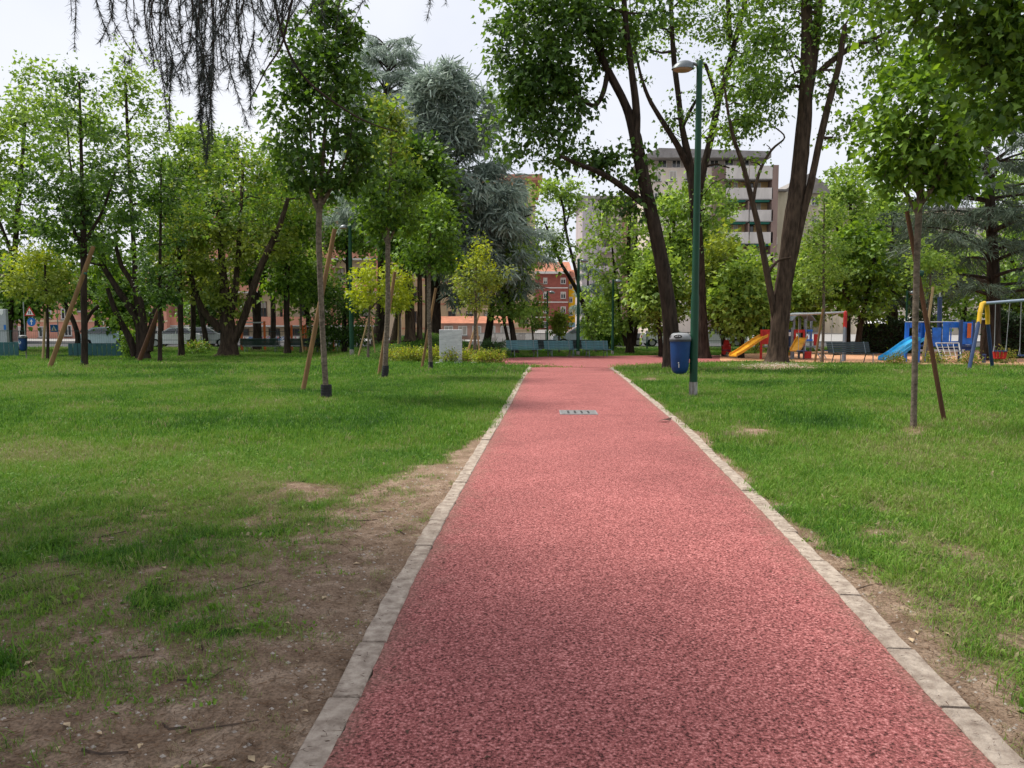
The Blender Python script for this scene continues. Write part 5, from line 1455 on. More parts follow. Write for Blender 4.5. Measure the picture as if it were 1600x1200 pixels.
# ------------------------------------------------------------------ fence, signs and street at the left
M_FENCE = mat('dark_green_fence', (0.018, 0.06, 0.055), 0.5, 0.12, 4)
M_PANEL = mat('teal_fence_panel', (0.035, 0.115, 0.125), 0.6, 0.12, 3)
def fence(label, u0, u1, D, h, step, panels=(), tall=()):
    a = P(u0, 540, D); c = P(u1, 540, D); z = float(gz((a.x + c.x) / 2, D)); root = thing('park_fence', label, 'fence', (a.x, D, z))
    w = c.x - a.x; n = max(2, int(round(w / step))); st = w / n
    post = None
    for i in range(n + 1):
        if post is None: post = MB().box(-.025, .025, -.025, .025, -.1, h).build('post', M_FENCE, root); o = post
        else:
            o = post.copy(); COL.objects.link(o); o.parent = root
        o.location = (i * st, 0, 0)
    rail = MB()
    for q in (.04, .5, .97): rail.box(0, w, -.008, .008, h * q - .012, h * q + .012)
    for i, q in enumerate((.04, .5, .97)):
        MB().box(0, w, -.03, -.026, h * q - .015, h * q + .015).build('rail', M_FENCE, root)
    wires = MB()
    for x in np.arange(.12, w, .12): wires.box(x - .0025, x + .0025, .0265, .0305, .03, h * .97)
    wires.build('wire_mesh', M_FENCE, root)['kind'] = 'stuff'
    for (p0, p1, hh) in panels:
        x0 = P(p0, 540, D).x - a.x; x1 = P(p1, 540, D).x - a.x
        m_ = max(1, int((x1 - x0) / .25)); wd = (x1 - x0) / m_
        for i in range(m_):
            MB().bbox(x0 + i * wd + .01, x0 + (i + 1) * wd - .01, -.06, -.035, .02, hh, .008).build('board', M_PANEL, root)
    return root
fence('dark green mesh fence with teal boards at the far left', -40, 190, 42, 1.45, 2.0, panels=((-40, 30, .80), (107, 190, .72)))
fence('dark mesh fence along the street behind the dark benches', 192, 560, 53, 1.25, 2.5)
fence('dark mesh fence behind the teal benches', 800, 1010, 52, 1.3, 2.2)
fence('low mesh fence behind the leaning maple towards the playground', 1012, 1200, 52, 1.2, 2.5)

M_POLE = mat('grey_sign_pole', (0.38, 0.40, 0.40), 0.45, 0.1, metal=.4)
M_RED = mat('red_paint', (0.55, 0.03, 0.025), 0.42, 0.1)
M_BLUE = mat('sign_blue', (0.02, 0.16, 0.52), 0.45, 0.05)
M_SIGNWHITE = mat('sign_white', (0.8, 0.8, 0.8), 0.45, 0.03)
M_INK = mat('sign_black', (0.02, 0.02, 0.02), 0.5, 0.05)
def flat(pts, y, th=.004): return MB().prism(pts, y - th, y)
def sign_pole(label, u, D, v_top, cat='road sign', r=.03):
    b = onz(P(u, 540, D).x, D); root = thing('road_sign', label, cat, b)
    MB().tube([(0, 0, -.1), (0, 0, P(u, v_top, D).z - b.z)], [r, r], 8).build('pole', M_POLE, root, smooth=True)
    return root, b
def disc(cx, cz, r, n=24): return [(cx + r * math.cos(a), cz + r * math.sin(a)) for a in np.linspace(0, 2 * math.pi, n, endpoint=False)]
s1, b1 = sign_pole('pole with a red edged warning triangle above a round blue arrow sign', 40, 47, 472)
k = 47 / 1200
zc = P(47, 488, 47).z - b1.z; xc = P(47, 488, 47).x - b1.x
def tri(r): return [(xc + r * math.cos(a), zc - .02 + r * math.sin(a)) for a in (math.pi / 2, math.pi * 7 / 6, math.pi * 11 / 6)]
t = flat(tri(.40), -.035, .01).build('warning_triangle', M_RED, s1)
flat(tri(.27), -.047).build('face', M_SIGNWHITE, t)
flat([(xc - .07, zc - .10), (xc - .02, zc - .10), (xc - .02, zc + .02), (xc, zc + .02), (xc - .045, zc + .1), (xc - .09, zc + .02), (xc - .07, zc + .02)], -.052).build('arrow_mark', M_INK, t)
flat([(xc + .03, zc + .06), (xc + .08, zc + .06), (xc + .08, zc - .06), (xc + .1, zc - .06), (xc + .055, zc - .13), (xc + .01, zc - .06), (xc + .03, zc - .06)], -.052).build('arrow_mark', M_INK, t)
zr = P(47, 503, 47).z - b1.z
rd = flat(disc(xc + .08, zr, .26), -.035, .01).build('round_sign', M_BLUE, s1)
flat([(xc + .055, zr - .17), (xc + .105, zr - .17), (xc + .105, zr + .02), (xc + .17, zr + .02), (xc + .08, zr + .17), (xc - .01, zr + .02), (xc + .055, zr + .02)], -.047).build('arrow_mark', M_SIGNWHITE, rd)
def ped(label, u, v, D, s, vt):
    r_, b = sign_pole(label, u + 7, D, vt)
    z = P(u, v, D).z - b.z
    x = P(u, v, D).x - b.x
    q = MB().bbox(x - s, x + s, -.06, -.04, z - s, z + s, .006).build('square_sign', M_BLUE, r_)
    f = flat([(x - .75 * s, z - .7 * s), (x + .75 * s, z - .7 * s), (x, z + .8 * s)], -.063).build('face', M_SIGNWHITE, q)
    MB().prism([(x - .06 * s, z + .05 * s), (x - .25 * s, z - .6 * s), (x - .12 * s, z - .6 * s), (x, z - .2 * s), (x + .15 * s, z - .6 * s), (x + .28 * s, z - .6 * s), (x + .08 * s, z + .1 * s), (x + .06 * s, z + .3 * s), (x - .06 * s, z + .3 * s)], -.071, -.068).build('walking_figure', M_INK, q)
ped('blue pedestrian crossing sign on a tall grey pole left of the crossing stake', 85, 513, 52, .25, 470)
ped('blue pedestrian crossing sign beyond the fence near the multi stemmed tree', 185, 516, 56, .22, 512)
tb = onz(P(8, 540, 47).x, 47)
tt = thing('totem', 'grey totem with a white shield mark at the left edge', 'totem', tb)
MB().bbox(-.32, .22, -.12, .12, 0, P(8, 483, 47).z - tb.z, .02).build('pillar', mat('totem_grey', (.40, .42, .45), .5, .08), tt)
zt = P(8, 487, 47).z - tb.z
MB().prism([(-.17, zt + .14), (.08, zt + .14), (.08, zt - .1), (-.045, zt - .22), (-.17, zt - .1)], -.135, -.122).build('shield_mark', M_SIGNWHITE, tt)
MB().bbox(.06, .2, -.135, -.122, zt - 1.1, zt - .8, .005).build('notice_plate', M_BLUE, tt)

# ------------------------------------------------------------------ orange frames and notice board behind the benches
M_ORANGE = mat('orange_paint', (0.62, 0.13, 0.025), 0.45, 0.1)
def gym(label, us, v_top, D, name='exercise_frame', beams=True):
    b = onz(P(sum(us) / len(us), 540, D).x, D); root = thing(name, label, 'exercise frame', b)
    h = P(us[0], v_top, D).z - b.z
    xs_ = [P(u, 540, D).x - b.x for u in us]
    for x in xs_: MB().box(x - .06, x + .06, -.06, .06, -.1, h).build('post', M_ORANGE, root)
    if beams: MB().box(min(xs_), max(xs_), -.03, .03, h - .12, h - .04).build('top_beam', M_POLE, root)
gym('orange exercise frame behind the left dark bench', (378, 414), 502, 50)
gym('orange exercise frame with close posts behind the right dark bench', (456, 474, 478, 496), 508, 50)
gym('low orange horizontal bar frame left of the evergreen bush', (497, 521), 526, 49)
nb_ = onz(P(532, 540, 48.5).x, 48.5)
nbo = thing('notice_board', 'white framed notice board beside the orange bar frame', 'notice board', nb_)
hh = P(532, 528, 48.5).z - nb_.z
MB().box(-.22, .22, -.03, .03, hh - .55, hh + .1).build('board', M_SIGNWHITE, nbo)
MB().box(-.17, .17, -.037, -.032, hh - .45, hh + .02).build('poster', mat('pale_blue_print', (.35, .55, .7), .5, .3, 8), nbo)
for x in (-.2, .2): MB().box(x - .025, x + .025, -.025, .025, -.1, hh - .55).build('leg', M_POLE, nbo)

# ------------------------------------------------------------------ playground
M_YEL = mat('orange_yellow_slide', (0.72, 0.34, 0.02), 0.35, 0.26, 2.5, spec=.5)
M_YEL2 = mat('yellow_paint', (0.75, 0.45, 0.02), 0.4, 0.26, 2.5, spec=.5)
M_PBLUE = mat('play_blue', (0.015, 0.16, 0.66), 0.4, 0.26, 2.5, spec=.5)
M_PDBLUE = mat('play_dark_blue', (0.025, 0.05, 0.13), 0.45, 0.1, spec=.4)
M_LBLUE = mat('slide_light_blue', (0.03, 0.42, 0.80), 0.35, 0.26, 2.5, spec=.5)
M_PRED = mat('play_red', (0.58, 0.035, 0.03), 0.42, 0.26, 2.5)
M_PGREY = mat('play_grey', (0.22, 0.25, 0.29), 0.5, 0.1)
M_STEELP = mat('light_steel', (0.55, 0.56, 0.57), 0.4, 0.1, metal=.4)
M_ROPE = mat('pale_rope', (0.62, 0.62, 0.6), 0.8, 0.1)
M_CHAIN = mat('steel_chain', (0.40, 0.40, 0.41), 0.45, 0.1, metal=.6)
def lp(b, u, v, dy=0.0):
    q = P(u, v, b.y + dy); return Vector((q.x - b.x, dy, q.z - b.z))
def slide(root, p0, p1, w, m, D, name='slide'):
    """trough with raised sides from top p0 to foot p1 (local)"""
    p0, p1 = Vector(p0), Vector(p1)
    n = 12; vs = []
    ax = (p1 - p0); side = Vector((-ax.y, ax.x, 0)); side = side.normalized() if side.length > 1e-4 else Vector((0, 1, 0))
    for i in range(n + 1):
        t = i / n; c = p0.lerp(p1, t); c.z = p0.z + (p1.z - p0.z) * (sst(0, 1, t) * .35 + t * .65)
        for s, h in ((-.5, .16), (-.5, .02), (-.42, 0), (.42, 0), (.5, .02), (.5, .16), (.46, .16), (.42, .05), (-.42, .05), (-.46, .16)):
            vs.append(c + side * s * w + Vector((0, 0, h)))
    fs = []
    for i in range(n):
        for q in range(10):
            q2 = (q + 1) % 10
            fs.append((i * 10 + q, i * 10 + q2, (i + 1) * 10 + q2, (i + 1) * 10 + q))
    fs.append(tuple(range(10))); fs.append(tuple(n * 10 + q for q in range(9, -1, -1)))
    return MB().add(vs, fs).build(name, m, root, smooth=True)

# play tower with two slides
b = G(1250, 562)
pt = thing('play_tower', 'red and blue play tower with grey roof and orange slides', 'play tower', b)
def panel(par, u0, u1, v0, v1, m, name, dy=0.0, th=.04):
    a = lp(b, u0, v1, dy); c = lp(b, u1, v0, dy)
    return MB().bbox(a.x, c.x, dy - th / 2, dy + th / 2, a.z, c.z, .008).build(name, m, par)
for u, v0, dy in ((1241, 498, 0), (1258, 498, 0), (1250, 497, .9), (1268, 497, .9), (1238, 512, -.3), (1190, 515, 0), (1207, 515, 0), (1190, 516, .9)):
    a = lp(b, u, v0, dy); MB().box(a.x - .045, a.x + .045, dy - .045, dy + .045, float(gz(b.x + a.x, b.y + dy)) - b.z - .05, a.z).build('post', M_PGREY if u != 1190 else M_PRED, pt)
a = lp(b, 1236, 500); c = lp(b, 1272, 488)
rf = MB(); arc = [(a.x + (c.x - a.x) * t, a.z + (c.z - a.z) * math.sin(math.pi * min(max(t, 0), 1)) ** .7) for t in np.linspace(0, 1, 9)]
rf.prism(arc + [(x, z - .05) for x, z in arc[::-1]], -.25, 1.15)
rf.build('roof', M_PGREY, pt)
for (u0, u1, v0, v1, m_, nm, dy) in [(1240, 1244, 515, 538, M_PRED, 'red_panel_side', -.1), (1254, 1258, 515, 540, M_PRED, 'red_panel_side', -.1), (1244, 1254, 515, 520, M_PRED, 'red_panel_top', -.1), (1244, 1254, 533, 540, M_PRED, 'red_panel_sill', -.1),
                                     (1258, 1270, 515, 518, M_PBLUE, 'blue_rail', -.1), (1258, 1270, 530, 533, M_PBLUE, 'blue_rail', -.1), (1271, 1278, 522, 540, M_PRED, 'red_end_panel', .2),
                                     (1257, 1268, 549, 560, M_PRED, 'red_box', -.2), (1229, 1241, 515, 547, M_PDBLUE, 'dark_blue_panel', .1), (1231, 1240, 519, 525, M_SIGNWHITE, 'white_plate', .04), (1190, 1207, 515, 538, M_PRED, 'red_panel', .05),
                                     (1229, 1236, 550, 556, M_YEL, 'yellow_step', .2)]:
    panel(pt, u0, u1, v0, v1, m_, nm, dy)
for u in (1260, 1262.6, 1265.2, 1267.8): panel(pt, u - .7, u + .7, 518, 530, M_PBLUE, 'blue_bar', -.1, .03)
p_ = lp(b, 1238, 541, .4); MB().box(lp(b, 1190, 540, .4).x, lp(b, 1278, 540, .4).x, .0, .9, p_.z - .05, p_.z).build('deck', M_PGREY, pt)
slide(pt, lp(b, 1194, 527, -.2), lp(b, 1145, 557, -1.0), .55, M_YEL, b.y)
slide(pt, lp(b, 1254, 529, -.3), lp(b, 1242, 549, -1.2), .5, M_YEL, b.y)
lad = lp(b, 1270, 540, .1); fo = lp(b, 1282, 560, -.2)
for dx in (0, .28): MB().tube([lad + Vector((dx, 0, 0)), fo + Vector((dx, 0, 0))], .025, 6).build('ramp_rail', M_STEELP, pt)
for t_ in (.2, .45, .7, .9):
    q = lad.lerp(fo, t_); MB().box(q.x, q.x + .28, q.y - .02, q.y + .02, q.z - .015, q.z + .015).build('ramp_rung', M_STEELP, pt)

def swing_set(label, D, uL, vL, uR, vR, cornL, cornR, legm, cornm, barm, seats, spread, dpt=0.0):
    """crossbar from left to right end, A legs at each end with a curved corner piece"""
    b = onz(P(uL, 540, D).x, D); root = thing('swing_set', label, 'swing set', b)
    pl = P(uL, vL, D) - b; pr = P(uR, vR, D + dpt) - b
    MB().tube([pl, pr], .05, 10).build('crossbar', barm, root, smooth=True)
    ax = (pr - pl); ax.z = 0; ax.normalize(); sd = Vector((-ax.y, ax.x, 0))
    for e, (p, on) in enumerate(((pl, cornL), (pr, cornR))):
        if not on: continue
        out = ax * (-spread if e == 0 else spread) * .0
        legs = []
        for s in (-1, 1):
            foot = p + (sd * .55 + ax * .38) * s * spread + out; foot.z = float(gz(b.x + foot.x, b.y + foot.y)) - b.z - .02
            q1 = p + (sd * .55 + ax * .38) * s * spread * .20 + Vector((0, 0, -.02)); q2 = p.lerp(foot, .28) + (sd * .55 + ax * .38) * s * spread * .10
            MB().tube([q2, foot], .058, 8).build('leg', legm, root, smooth=True)
            MB().tube([p + Vector((0, 0, .01)), q1, q1.lerp(q2, .5) + (sd * .55 + ax * .38) * s * .05, q2 - Vector((0, 0, .06))], [.066, .07, .07, .066], 10).build('corner_piece', cornm, root, smooth=True)
    for (t, kind, h) in seats:
        c = pl.lerp(pr, t); z = h
        for s in (-.17, .17):
            top = c + ax * s * 1.2; bot = Vector((c.x, c.y, z + .30)) + ax * s
            MB().tube([top, bot], .012, 5).build('chain', M_CHAIN, root)
            for d in (-.09, .09): MB().tube([bot, Vector((c.x, c.y, z + .06)) + ax * (s + d * .6) + sd * d], .009, 5).build('chain_fork', M_CHAIN, root)
        if kind == 'cradle':
            MB().lathe([(.2, .06), (.2, .10), (.16, .10), (.16, .06)], 14, (c.x, c.y, z), cap=False).build('cradle_rim', M_PDBLUE, root)
            for a_ in np.linspace(0, 2 * math.pi, 10, endpoint=False): MB().tube([(c.x + .18 * math.cos(a_), c.y + .18 * math.sin(a_), z + .08), (c.x + .15 * math.cos(a_), c.y + .15 * math.sin(a_), z - .16)], .028, 5).build('cradle_strap', M_PRED, root)
            MB().lathe([(.001, -.17), (.16, -.17), (.17, -.13), (.001, -.13)], 12, (c.x, c.y, z)).build('cradle_seat', M_PRED, root)
        else:
            MB().bbox(c.x - .22, c.x + .22, c.y - .09, c.y + .09, z + .02, z + .07, .015).build('seat', M_PDBLUE, root)
    return root
swing_set('steel swing set with red corner pieces behind the thick maple trunk', 34.5, 1226, 492, 1321, 488, True, True, M_PGREY, M_PRED, M_STEELP, [(.3, 'plain', .45), (.72, 'plain', .45)], 1.0, .4)
swing_set('blue legged swing set with yellow corner pieces at the right edge', 25.0, 1538, 474, 1665, 464, True, True, M_PDBLUE, M_YEL2, mat('blue_grey_bar', (.30, .36, .44), .4, .1, metal=.3), [(.23, 'cradle', .52), (.55, 'plain', .42), (.82, 'plain', .42)], 1.55, -.6)

# blue playhouse ship
b = G(1475, 567)
ph = thing('playhouse', 'blue wooden ship playhouse with mast, net and light blue slide', 'playhouse', b)
for u, vt, dy in ((1417, 503, .6), (1447, 503, .2), (1502, 500, -.1), (1521, 500, .5), (1503, 500, .9), (1436, 520, -.3)):
    a = lp(b, u, vt, dy); MB().bbox(a.x - .06, a.x + .06, dy - .06, dy + .06, float(gz(b.x + a.x, b.y + dy)) - b.z - .05, a.z, .01).build('post', M_PDBLUE if u > 1500 else M_PBLUE, ph)
for (u0, u1, v0, v1, nm, dy) in [(1415, 1421, 503, 532, 'wall_board', .3), (1425, 1437, 503, 532, 'wall_board', .3), (1421, 1425, 503, 512, 'wall_board', .3), (1421, 1425, 525, 532, 'wall_board', .3),
                                 (1437, 1446, 503, 532, 'wall_board', .3), (1456, 1471, 512, 541, 'wall_board', .1), (1472, 1484, 503, 541, 'wall_board', .1), (1484, 1500, 503, 512, 'wall_board', .1), (1484, 1487, 512, 541, 'wall_board', .1),
                                 (1498, 1500, 512, 541, 'wall_board', .1), (1487, 1498, 533, 541, 'wall_board', .1), (1503, 1520, 503, 538, 'end_board', .2), (1462, 1520, 539, 548, 'hull_board', .3)]:
    panel(ph, u0, u1, v0, v1, M_PBLUE if 'hull' not in nm else mat('hull_blue', (.01, .05, .26), .45), nm, dy)
panel(ph, 1511, 1518, 505, 528, M_ORANGE, 'orange_panel', .1)
a = lp(b, 1415, 503, .3); c = lp(b, 1500, 503, .1); MB().tube([a, c], .025, 6).build('hand_rail', M_STEELP, ph)
m0 = lp(b, 1468, 555, .4); m1 = lp(b, 1468.5, 464, .4)
MB().tube([Vector((m0.x, m0.y, float(gz(b.x + m0.x, b.y + .4)) - b.z - .05)), m1], [.11, .09], 10).build('mast', M_PDBLUE, ph, smooth=True)
m2 = lp(b, 1468.5, 450, .4); MB().tube([m1, m2], .03, 6).build('mast_tip', M_STEELP, ph)
dk = lp(b, 1420, 538, .3); MB().box(dk.x, lp(b, 1521, 538, .3).x, .1, 1.2, dk.z - .12, dk.z - .05).build('deck', M_PDBLUE, ph)
for q in (-.28, .28):
    slide(ph, lp(b, 1434 + q * 16, 532, -.2 + q), lp(b, 1384 + q * 16, 563, -.9 + q), .52, M_LBLUE, b.y)
for (x0, y0, x1, y1) in ((1420, 532, 1420, 560), (1447, 540, 1447, 560)): pass
# climbing net: frame, ropes
f0, f1, f2, f3 = lp(b, 1462, 536, -.2), lp(b, 1498, 536, -.2), lp(b, 1502, 561, -.7), lp(b, 1472, 563, -.7)
for p0, p1 in ((f0, f1), (f1, f2), (f0, f3)): MB().tube([p0, p1], .028, 6).build('net_frame', M_STEELP, ph)
for t_ in (.25, .5, .75): MB().tube([f0.lerp(f1, t_), f3.lerp(f2, t_)], .012, 5).build('rope', M_ROPE, ph)
for t_ in (.25, .5, .75): MB().tube([f0.lerp(f3, t_), f1.lerp(f2, t_)], .012, 5).build('rope', M_ROPE, ph)
g_ = lp(b, 1436, 546, 0); MB().box(g_.x, lp(b, 1512, 546, 0).x, .2, .26, g_.z - .1, g_.z).build('lower_beam', M_STEELP, ph)

# red spring toy
b = G(1136, 558)
sp = thing('spring_toy', 'red spring rocker toy left of the orange slide', 'spring toy', b)
k = b.y / 1200
out = [(-9, 6), (-9, 20), (-6, 23), (-4, 30), (-1, 32), (3, 30), (5, 24), (8, 21), (8, 6), (4, 4), (4, 10), (-3, 10), (-4, 4)]
MB().prism([(x * k * .72, z * k * .85) for x, z in out], -.03, .03).build('rocker_body', M_PRED, sp)
MB().prism([(x * k * .72, z * k * .85) for x, z in out], .22, .28).build('rocker_body', M_PRED, sp)
MB().box(-.22, .2, -.05, .3, .36, .40).build('seat', M_PDBLUE, sp)
MB().tube([(0.12 * math.cos(a_) , .12 + .12 * math.sin(a_), .34 * a_ / 25) for a_ in np.linspace(0, 25, 60)], .012, 5).build('spring', M_STEELP, sp)
MB().tube([(.10, -.12, .62), (.10, .36, .62)], .018, 6).build('handle', M_STEELP, sp)
# low timber edge and bollard in the playground
for (u0, v0, u1, v1, lb) in ((1440, 571.5, 1505, 572.2, 'pale timber edging of the play area below the net'), (1535, 571.5, 1640, 573, 'pale timber edging of the play area below the swings')):
    a, c = G(u0, v0), G(u1, v1)
    tag(MB().tube([a + Vector((0, 0, .04)), c + Vector((0, 0, .04))], .07, 6).build('timber_edge', M_STAKE_PALE, None, a), lb, 'edging')
b = G(1537, 568)
bo = thing('bollard', 'short blue bollard between the playhouse and the swing', 'bollard', b)
MB().lathe([(.075, -.05), (.075, .33), (.08, .34), (.08, .38), (.05, .40), (.001, .405)], 14).build('post', M_PDBLUE, bo, smooth=True)

# ------------------------------------------------------------------ litter on the ground
def scatter_bits(name, label, n, region, mk, m, cat):
    verts = []; faces = []
    for _ in range(n):
        x, y = region()
        z = float(lawn_z(np.array(x), np.array(y)))
        v, f = mk()
        o = len(verts); verts += [(x + a, y + b_, z + c) for a, b_, c in v]; faces += [tuple(i + o for i in q) for q in f]
    o = MB().add(verts, faces).build(name, m)
    return tag(o, label, cat, kind='stuff')
def on_bare(lo=.45, ymax=8.0):
    def f():
        while True:
            y = random.uniform(1.6, ymax); x = random.uniform(-y * .7 - .5, y * .7 + .5)
            if xl(y) - KERB_W < x < xr(y) + KERB_W: continue
            if float(bareness(np.array(x), np.array(y))) > lo: return x, y
    return f
def pebble():
    s = random.choice([.003, .004, .005, .007, .011]) * random.uniform(.7, 1.3)
    v = [(s, 0, 0), (0, s * .8, 0), (-s, 0, 0), (0, -s * .8, 0), (0, 0, s * .7), (s * .1, 0, -s * .4)]
    return v, [(0, 1, 4), (1, 2, 4), (2, 3, 4), (3, 0, 4), (1, 0, 5), (2, 1, 5), (3, 2, 5), (0, 3, 5)]
def needle_bit():
    a = random.uniform(0, 6.283); l = random.uniform(.015, .05); w = .0012
    dx, dy = math.cos(a), math.sin(a); z = random.uniform(.002, .008)
    return [(-dy * w, dx * w, z), (dy * w, -dx * w, z), (dx * l + dy * w, dy * l - dx * w, z + random.uniform(-.002, .006)), (dx * l - dy * w, dy * l + dx * w, z + .002)], [(0, 1, 2, 3)]
def twig_bit():
    a = random.uniform(0, 6.283); l = random.uniform(.06, .25); w = random.uniform(.0015, .004)
    dx, dy = math.cos(a), math.sin(a); c = random.uniform(-.03, .03)
    v = []
    for t in (0, .5, 1):
        x, y = dx * l * t - dy * c * math.sin(t * 3.1), dy * l * t + dx * c * math.sin(t * 3.1)
        v += [(x - dy * w, y + dx * w, .003), (x + dy * w, y - dx * w, .003), (x, y, .003 + 2 * w)]
    f = []
    for i in range(2):
        for q in range(3): f.append((i * 3 + q, i * 3 + (q + 1) % 3, i * 3 + 3 + (q + 1) % 3, i * 3 + 3 + q))
    return v, f
def dry_leaf():
    a = random.uniform(0, 6.283); s = random.uniform(.012, .03)
    dx, dy = math.cos(a), math.sin(a)
    return [(0, 0, .006), (dx * s - dy * s * .5, dy * s + dx * s * .5, .012), (dx * s * 2, dy * s * 2, .008), (dx * s + dy * s * .5, dy * s - dx * s * .5, .014)], [(0, 1, 2, 3)]
scatter_bits('pebbles', 'tiny pale pebbles in the bare soil', 2600, on_bare(.45), pebble, mat('pebble', (.42, .37, .32), .9, .3, 40), 'pebbles')
scatter_bits('cedar_needles', 'dry brown cedar needles strewn over the bare soil', 16000, on_bare(.22, 7), needle_bit, mat('dry_needle', (.16, .095, .055), .9, .3, 20), 'needles')
scatter_bits('fallen_twigs', 'thin dark twigs lying on the bare soil', 46, on_bare(.3, 6.5), twig_bit, mat('dead_twig', (.085, .06, .045), .9, .3, 20), 'twigs')
def anywhere(y0, y1):
    def f():
        while True:
            y = random.uniform(y0, y1); x = random.uniform(-y * .68, y * .68)
            if not (xl(y) - KERB_W < x < xr(y) + KERB_W): return x, y
    return f
scatter_bits('dry_leaves', 'small pale dry leaves on the lawn', 260, anywhere(1.8, 14), dry_leaf, mat('dry_leaf', (.50, .38, .24), .8, .3, 20), 'leaves')
def under_maple():
    q = G(random.gauss(1215, 32), min(max(random.gauss(572, 2.5), 568), 580)); return q.x, q.y
scatter_bits('fallen_petals', 'white petals under the thick trunked maple', 260, under_maple, lambda: ([(0, 0, .05), (.05, 0, .055), (.055, .05, .05), (0, .05, .055)], [(0, 1, 2, 3)]), mat('petal', (.62, .60, .52), .8, .1), 'petals')
def on_kerb():
    while True:
        y = 2.2 + 6 * random.random() ** 1.6; s = random.random() < .5
        d = random.uniform(-.25, KERB_W + .03)
        if d < 0 and random.random() < .8: continue
        return (float(xl(y)) - d, y) if s else (float(xr(y)) + d, y)
def kerb_bit():
    v, f = needle_bit()
    return [(a * .8, b_ * .45, c + .027) for a, b_, c in v], f
def on_path():
    y = 2 + 12 * random.random() ** 1.5; a, c = float(xl(y)), float(xr(y)); t = random.random()
    t = t ** 2.2 * .5 if random.random() < .5 else 1 - t ** 2.2 * .5
    return a + (c - a) * t, y
def path_bit():
    v, f = needle_bit() if random.random() < .8 else dry_leaf()
    return [(a * .55, b_ * .55, c + .014) for a, b_, c in v], f
scatter_bits('path_debris', 'tiny brown needles and leaf bits strewn on the red path', 420, on_path, path_bit, mat('path_husk', (.13, .07, .05), .9, .3, 20), 'debris')
scatter_bits('kerb_debris', 'brown needles and seeds lying on the kerb stones', 520, on_kerb, kerb_bit, mat('seed_husk', (.11, .065, .045), .9, .3, 20), 'debris')
lf = G(1037, 661)
fl = thing('fallen_leaf', 'single curled dark leaf on the red path near the drain', 'leaf', (lf.x, lf.y, lf.z + PATH_LIFT + .004))
MB().add([(-.1, 0, 0), (0, .05, .03), (.1, .01, .01), (0, -.05, .035), (.13, .05, .06)], [(0, 3, 1), (1, 3, 2), (1, 2, 4)]).build('blade', mat('curled_leaf', (.10, .05, .04), .8, .2), fl)
# ------------------------------------------------------------------ street beyond the park
M_ASPH = mat('asphalt', (0.075, 0.075, 0.078), 0.9, 0.2, 3, 0.3, 40)
M_PAVE = mat('grey_pavement', (0.30, 0.29, 0.28), 0.9, 0.15, 3)
def sheet(name, label, x0, x1, y0, y1, z, m):
    return tag(MB().add([(x0, y0, z), (x1, y0, z), (x1, y1, z), (x0, y1, z)], [(0, 1, 2, 3)]).build(name, m), label, kind='structure')
sheet('road', 'asphalt street beyond the park fence', -160, 200, 55.0, 68, -.488, M_ASPH)
tag(MB().box(-160, 200, 68, 220, -.6, -.37).build('pavement', M_PAVE), 'grey pavement in front of the buildings', kind='structure')
for i, x in enumerate(np.arange(-60, 60, 6.0)): MB().add([(x, 61.4, 0), (x + 2.4, 61.4, 0), (x + 2.4, 61.55, 0), (x, 61.55, 0)], [(0, 1, 2, 3)])

# low walls with painted scrawls
def scrawl_mat(name, base, inks, scale):
    m = mat(name, base, .85, .08, 3)
    n = m.node_tree; b = n.nodes['Principled BSDF']; L = n.links.new
    prev = b.inputs['Base Color'].links[0].from_socket
    tc = n.nodes.new('ShaderNodeTexCoord')
    for i, c in enumerate(inks):
        mp = n.nodes.new('ShaderNodeMapping'); mp.inputs['Location'].default_value = (i * 7.3, 0, i * 3.1); mp.inputs['Scale'].default_value = (scale, 1, scale * 1.4)
        L(tc.outputs['Object'], mp.inputs['Vector'])
        w = n.nodes.new('ShaderNodeTexNoise'); w.inputs['Scale'].default_value = 1.0; w.inputs['Detail'].default_value = 2
        L(mp.outputs['Vector'], w.inputs['Vector'])
        a = n.nodes.new('ShaderNodeMath'); a.operation = 'SUBTRACT'; a.inputs[1].default_value = .5; L(w.outputs['Fac'], a.inputs[0])
        ab = n.nodes.new('ShaderNodeMath'); ab.operation = 'ABSOLUTE'; L(a.outputs[0], ab.inputs[0])
        lt = n.nodes.new('ShaderNodeMath'); lt.operation = 'LESS_THAN'; lt.inputs[1].default_value = .022; L(ab.outputs[0], lt.inputs[0])
        mx = n.nodes.new('ShaderNodeMixRGB'); mx.inputs['Color2'].default_value = (*c, 1)
        L(lt.outputs[0], mx.inputs['Fac']); L(prev, mx.inputs['Color1']); prev = mx.outputs['Color']
    L(prev, b.inputs['Base Color'])
    return m
M_SCRAWL = scrawl_mat('painted_wall', (.66, .64, .62), [(.15, .25, .45), (.06, .06, .07), (.45, .16, .2)], .9)
def low_wall(label, u0, u1, v0, D, m):
    a, c = P(u0, 540, D), P(u1, 540, D); z0 = -.5; z1 = P(u0, v0, D).z
    root = thing('low_wall', label, 'wall', ((a.x + c.x) / 2, D, z0))
    w = c.x - a.x
    MB().box(-w / 2, w / 2, -.12, .12, -.1, z1 - z0).build('wall', m, root)
    MB().box(-w / 2 - .02, w / 2 + .02, -.16, .16, z1 - z0 + .001, z1 - z0 + .06).build('coping', M_PAVE, root)
low_wall('white wall with painted scrawls behind the dark benches', 300, 560, 526, 69.5, M_SCRAWL)
low_wall('pale street wall behind the teal benches', 750, 1015, 521, 69.5, scrawl_mat('pale_wall', (.62, .58, .54), [(.4, .36, .33)], .5))
low_wall('grey wall behind the left fence', 130, 262, 522, 69.5, scrawl_mat('grey_wall', (.36, .36, .36), [(.7, .7, .7), (.12, .16, .2)], .9))

